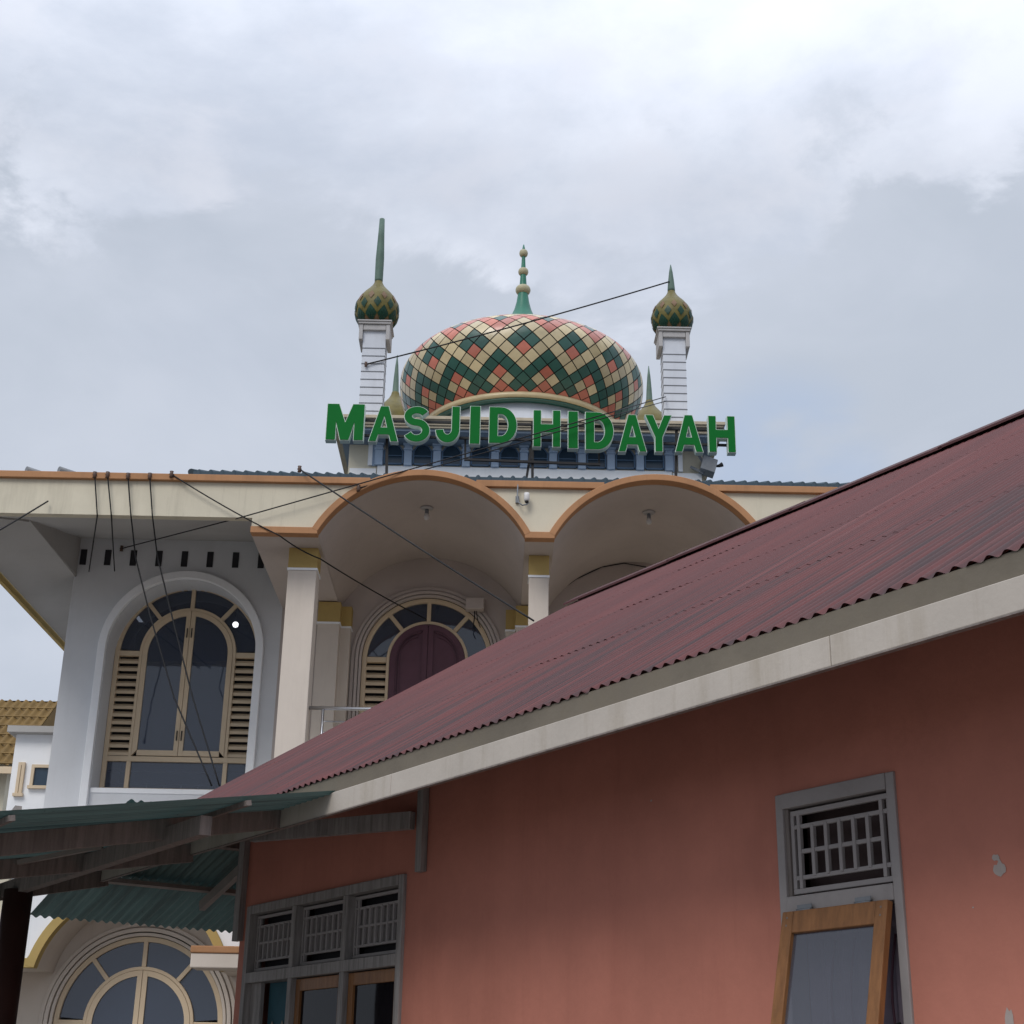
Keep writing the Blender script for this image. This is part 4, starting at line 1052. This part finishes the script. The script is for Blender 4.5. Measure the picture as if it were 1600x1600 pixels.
for nn2 in (n1+.55, n1+2.6): MB().bar(onB(.75, nn2, -.11), onB(lenB-.1, nn2, -.11), .05, .08, nB).build('slope_rafter', m_purlin, cano)
print('canopy', ue, n0, n1, lenB, a0, tV)
# post
pt = atU(29, 1395, -11.5); MB().tube([(pt.x, pt.y, 0), (pt.x, pt.y, pt.z+.02)], .105, 20).build('post', m_post, cano)
MB().bar(pt + U*3.4 + ZUP*.05, pt - U*.9 + ZUP*.05, .07, .11).build('head_beam', m_wood_dark, cano)
# bamboo-coloured short lath under the near sheet
MB().bar(atU(330, 1262, -8.9), atU(240, 1290, -9.3), .035, .03).build('lath', m_purlin, cano)
MB().bar(atU(160, 1322, -9.6), atU(28, 1348, -10.0), .035, .03).build('lath', m_purlin, cano)

# ------------------------------------------------------------------ overhead cables
m_pvc2 = mat('brown_porcelain', (.10,.06,.045), .35, .1, 4, 0)
def cable(pts, r, label, sag=0, n=24, hook=True, name='overhead_cable', group='black cables strung across the front'):
    P_ = []
    r *= .78
    for (A, B) in zip(pts, pts[1:]):
        for k in range(n):
            t_ = k/n; p = A.lerp(B, t_); p = p - ZUP*(sag*4*t_*(1-t_)); P_.append(p)
    P_.append(pts[-1])
    o = MB().tube(P_, r, 6).build(name, m_cable); tag(o, label, 'cable', group)
    if hook:
        p = pts[0]; h_ = MB(); h_.lathe([(.012, -.05), (.03, -.045), (.022, -.02), (.034, .0), (.022, .02), (.03, .045), (.012, .05)], p, 10); h_.tube([p, p+Vector((0, .07, 0))], .012, 6); h_.build('insulator', m_pvc2, o)
    return o
cable([at(268, 741, YF-.06), at(437, 837, YF-.065), at(500, 873, 20.5), at(665, 967, YW-.08)], .013, 'cable slanting from the brown trim down to the top of the door arch', .03)
pb = at(834, 970, 17.3)
cable([at(468, 733, YF-.06), pb], .016, 'cable slanting across the left vault and ending behind the red roof', .02)
cable([at(234, 744, YF-.055), at(238, 805, YF-.03), at(246, 870, 20.4), at(268, 960, 20.3), at(301, 1090, 20.1), at(343, 1228, 19.8)], .014, 'right one of two cables hanging down past the big arched window', 0, 6)
cable([at(200, 744, YF-.055), at(204, 800, YF-.03), at(212, 872, 20.4), at(234, 960, 20.3), at(272, 1090, 20.1), at(331, 1228, 19.8)], .014, 'left one of two cables hanging down past the big arched window', 0, 6)
cable([at(148, 742, YF-.055), at(152, 806, YF-.03), at(139, 893, YW-.04)], .013, 'short cable falling over the trim to the leftmost wall vent', 0, 4)
cable([at(168, 742, YF-.055), at(174, 806, YF-.03), at(179, 892, YW-.04)], .013, 'short cable falling over the trim to the second wall vent', 0, 4)
cable([at(-60, 862, 18.5), at(75, 783, YF-.03)], .015, 'cable rising from the left edge to the cream fascia', .01)
cable([at(190, 857, YW-.05), at(378, 808, YF-.07), at(600, 745, 19.9), at(958, 643.5, 20.42), at(1040, 620, 25.76)], .012, 'upper one of twin cables rising across the sign to the right minaret', 0, 10)
cable([at(560, 763, 19.93), at(826, 688, 20.41), at(958, 649, 20.41), at(1040, 627, 25.76)], .011, 'lower one of twin cables rising across the sign to the right minaret', 0, 10)
cable([Vector((-2.70, 25.74, at(562, 569, 25.74).z)), at(1046, 440, 25.95)], .018, 'cable stretched from the left minaret across the dome to the right spire', .05)
cable([at(862, 932, YW-.02), at(900, 905, YW-.02), at(940, 886, YW-.02), at(975, 880, YW-.02), at(1010, 886, YW-.02)], .012, 'thin cable looping over the back wall under the right vault', 0, 4)

# ------------------------------------------------------------------ light
W = bpy.data.worlds.new('World'); sc.world = W; W.use_nodes = True; nt = W.node_tree; nd = nt.nodes; lk = nt.links
bg = nd['Background']
SUN_EL, SUN_AZ = R(43), R(206)
sky = nd.new('ShaderNodeTexSky'); sky.sky_type = 'NISHITA'; sky.sun_disc = False; sky.sun_elevation = SUN_EL; sky.sun_rotation = SUN_AZ
sk = nd.new('ShaderNodeMixRGB'); sk.blend_type = 'MULTIPLY'; sk.inputs['Fac'].default_value = 1; sk.inputs['Color2'].default_value = (.11,.11,.11,1); lk.new(sky.outputs['Color'], sk.inputs['Color1'])
tc = nd.new('ShaderNodeTexCoord')
def wn(scale, det, lo, hi, loc=(0,0,0), rough=.5, dist=0):
    mp = nd.new('ShaderNodeMapping'); mp.inputs['Location'].default_value = loc; mp.inputs['Scale'].default_value = scale; lk.new(tc.outputs['Generated'], mp.inputs['Vector'])
    n = nd.new('ShaderNodeTexNoise'); n.inputs['Scale'].default_value = 1; n.inputs['Detail'].default_value = det; n.inputs['Roughness'].default_value = rough; n.inputs['Distortion'].default_value = dist
    lk.new(mp.outputs['Vector'], n.inputs['Vector'])
    r = nd.new('ShaderNodeMapRange'); r.inputs['From Min'].default_value = lo; r.inputs['From Max'].default_value = hi; r.interpolation_type = 'SMOOTHSTEP'; lk.new(n.outputs['Fac'], r.inputs['Value']); return r.outputs['Result']
def mrgb(f, a, b, bt='MIX'):
    x = nd.new('ShaderNodeMixRGB'); x.blend_type = bt
    for sock, v in ((x.inputs['Fac'], f), (x.inputs['Color1'], a), (x.inputs['Color2'], b)):
        if isinstance(v, (int, float)): sock.default_value = v
        elif isinstance(v, tuple): sock.default_value = (*v, 1)
        else: lk.new(v, sock)
    return x.outputs['Color']
def mth2(op, a, b):
    x = nd.new('ShaderNodeMath'); x.operation = op
    for k, v in enumerate((a, b)):
        if isinstance(v, (int, float)): x.inputs[k].default_value = v
        else: lk.new(v, x.inputs[k])
    return x.outputs[0]
sp0 = nd.new('ShaderNodeSeparateXYZ'); lk.new(tc.outputs['Generated'], sp0.inputs[0])
# bright broken upper deck
hi_ = mrgb(wn((3.2, 3.2, 6.5), 9, .36, .64, (1.3, .4, 2.2), .58, .2), (.585,.64,.75), (.81,.855,.96))
hi_ = mrgb(wn((9, 9, 16), 9, .42, .72, (4, 1, 0), .6, .15), hi_, (.72,.755,.85))
# flat blue-grey bank below it
lo_ = mrgb(wn((4, 4, 7), 8, .35, .68, (2, 5, 1), .55, .3), (.525,.58,.675), (.605,.655,.755))
edge = mth2('ADD', sp0.outputs['Z'], mth2('MULTIPLY', mth2('SUBTRACT', wn((5, 5, 10), 10, .2, .8, (.6, 2, .3), .6, .25), .5), .17))
edge = mth2('SUBTRACT', edge, mth2('MULTIPLY', mth2('ABSOLUTE', sp0.outputs['X'], 0), .08))
er = nd.new('ShaderNodeMapRange'); er.interpolation_type = 'SMOOTHSTEP'; er.inputs['From Min'].default_value = .50; er.inputs['From Max'].default_value = .545; lk.new(edge, er.inputs['Value'])
class _C: pass
c_b = _C(); c_b.outputs = {'Color': mrgb(er.outputs['Result'], lo_, hi_)}
# overcast: brighter overhead
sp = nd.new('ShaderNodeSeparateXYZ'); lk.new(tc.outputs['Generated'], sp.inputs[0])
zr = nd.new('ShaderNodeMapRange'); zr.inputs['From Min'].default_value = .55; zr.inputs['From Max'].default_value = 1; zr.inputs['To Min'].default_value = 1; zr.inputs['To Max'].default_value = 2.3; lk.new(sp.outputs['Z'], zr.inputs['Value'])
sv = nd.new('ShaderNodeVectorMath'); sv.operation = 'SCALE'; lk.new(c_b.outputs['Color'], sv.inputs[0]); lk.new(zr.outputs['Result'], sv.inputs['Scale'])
# thin spots where blue sky shows
fx = nd.new('ShaderNodeMixRGB'); lk.new(sv.outputs['Vector'], fx.inputs['Color1']); lk.new(sk.outputs['Color'], fx.inputs['Color2'])
mth = nd.new('ShaderNodeMath'); mth.operation = 'MULTIPLY'; mth.inputs[1].default_value = .12; lk.new(wn((3, 3, 5), 4, .52, .75, (7, 3, 1.0)), mth.inputs[0]); lk.new(mth.outputs[0], fx.inputs['Fac'])
dp = nd.new('ShaderNodeVectorMath'); dp.operation = 'DOT_PRODUCT'; lk.new(tc.outputs['Generated'], dp.inputs[0]); dp.inputs[1].default_value = ray(1225, 735).normalized()
dr_ = nd.new('ShaderNodeMapRange'); dr_.interpolation_type = 'SMOOTHSTEP'; dr_.inputs['From Min'].default_value = .9965; dr_.inputs['From Max'].default_value = 1.0; lk.new(dp.outputs['Value'], dr_.inputs['Value'])
rift = mth2('MULTIPLY', dr_.outputs['Result'], wn((11, 11, 20), 6, .3, .6, (3, 3, 3)))
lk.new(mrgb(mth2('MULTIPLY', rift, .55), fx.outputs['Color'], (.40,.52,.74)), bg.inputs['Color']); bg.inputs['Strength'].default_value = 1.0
sd = bpy.data.lights.new('sun', 'SUN'); sd.energy = 1.4; sd.angle = R(26); sd.color = (1, .95, .88)
so_ = bpy.data.objects.new('sun', sd); COL.objects.link(so_)
# direction towards the sun: behind the camera, a little to the left
dirv = Vector((math.sin(SUN_AZ)*math.cos(SUN_EL), math.cos(SUN_AZ)*math.cos(SUN_EL), math.sin(SUN_EL)))
so_.rotation_euler = (-dirv).to_track_quat('-Z', 'Y').to_euler(); so_.location = (0, 0, 60)
sc.view_settings.view_transform = 'Standard'; sc.view_settings.look = 'None'; sc.view_settings.exposure = 0; sc.view_settings.gamma = 1
sc.render.engine = 'CYCLES'
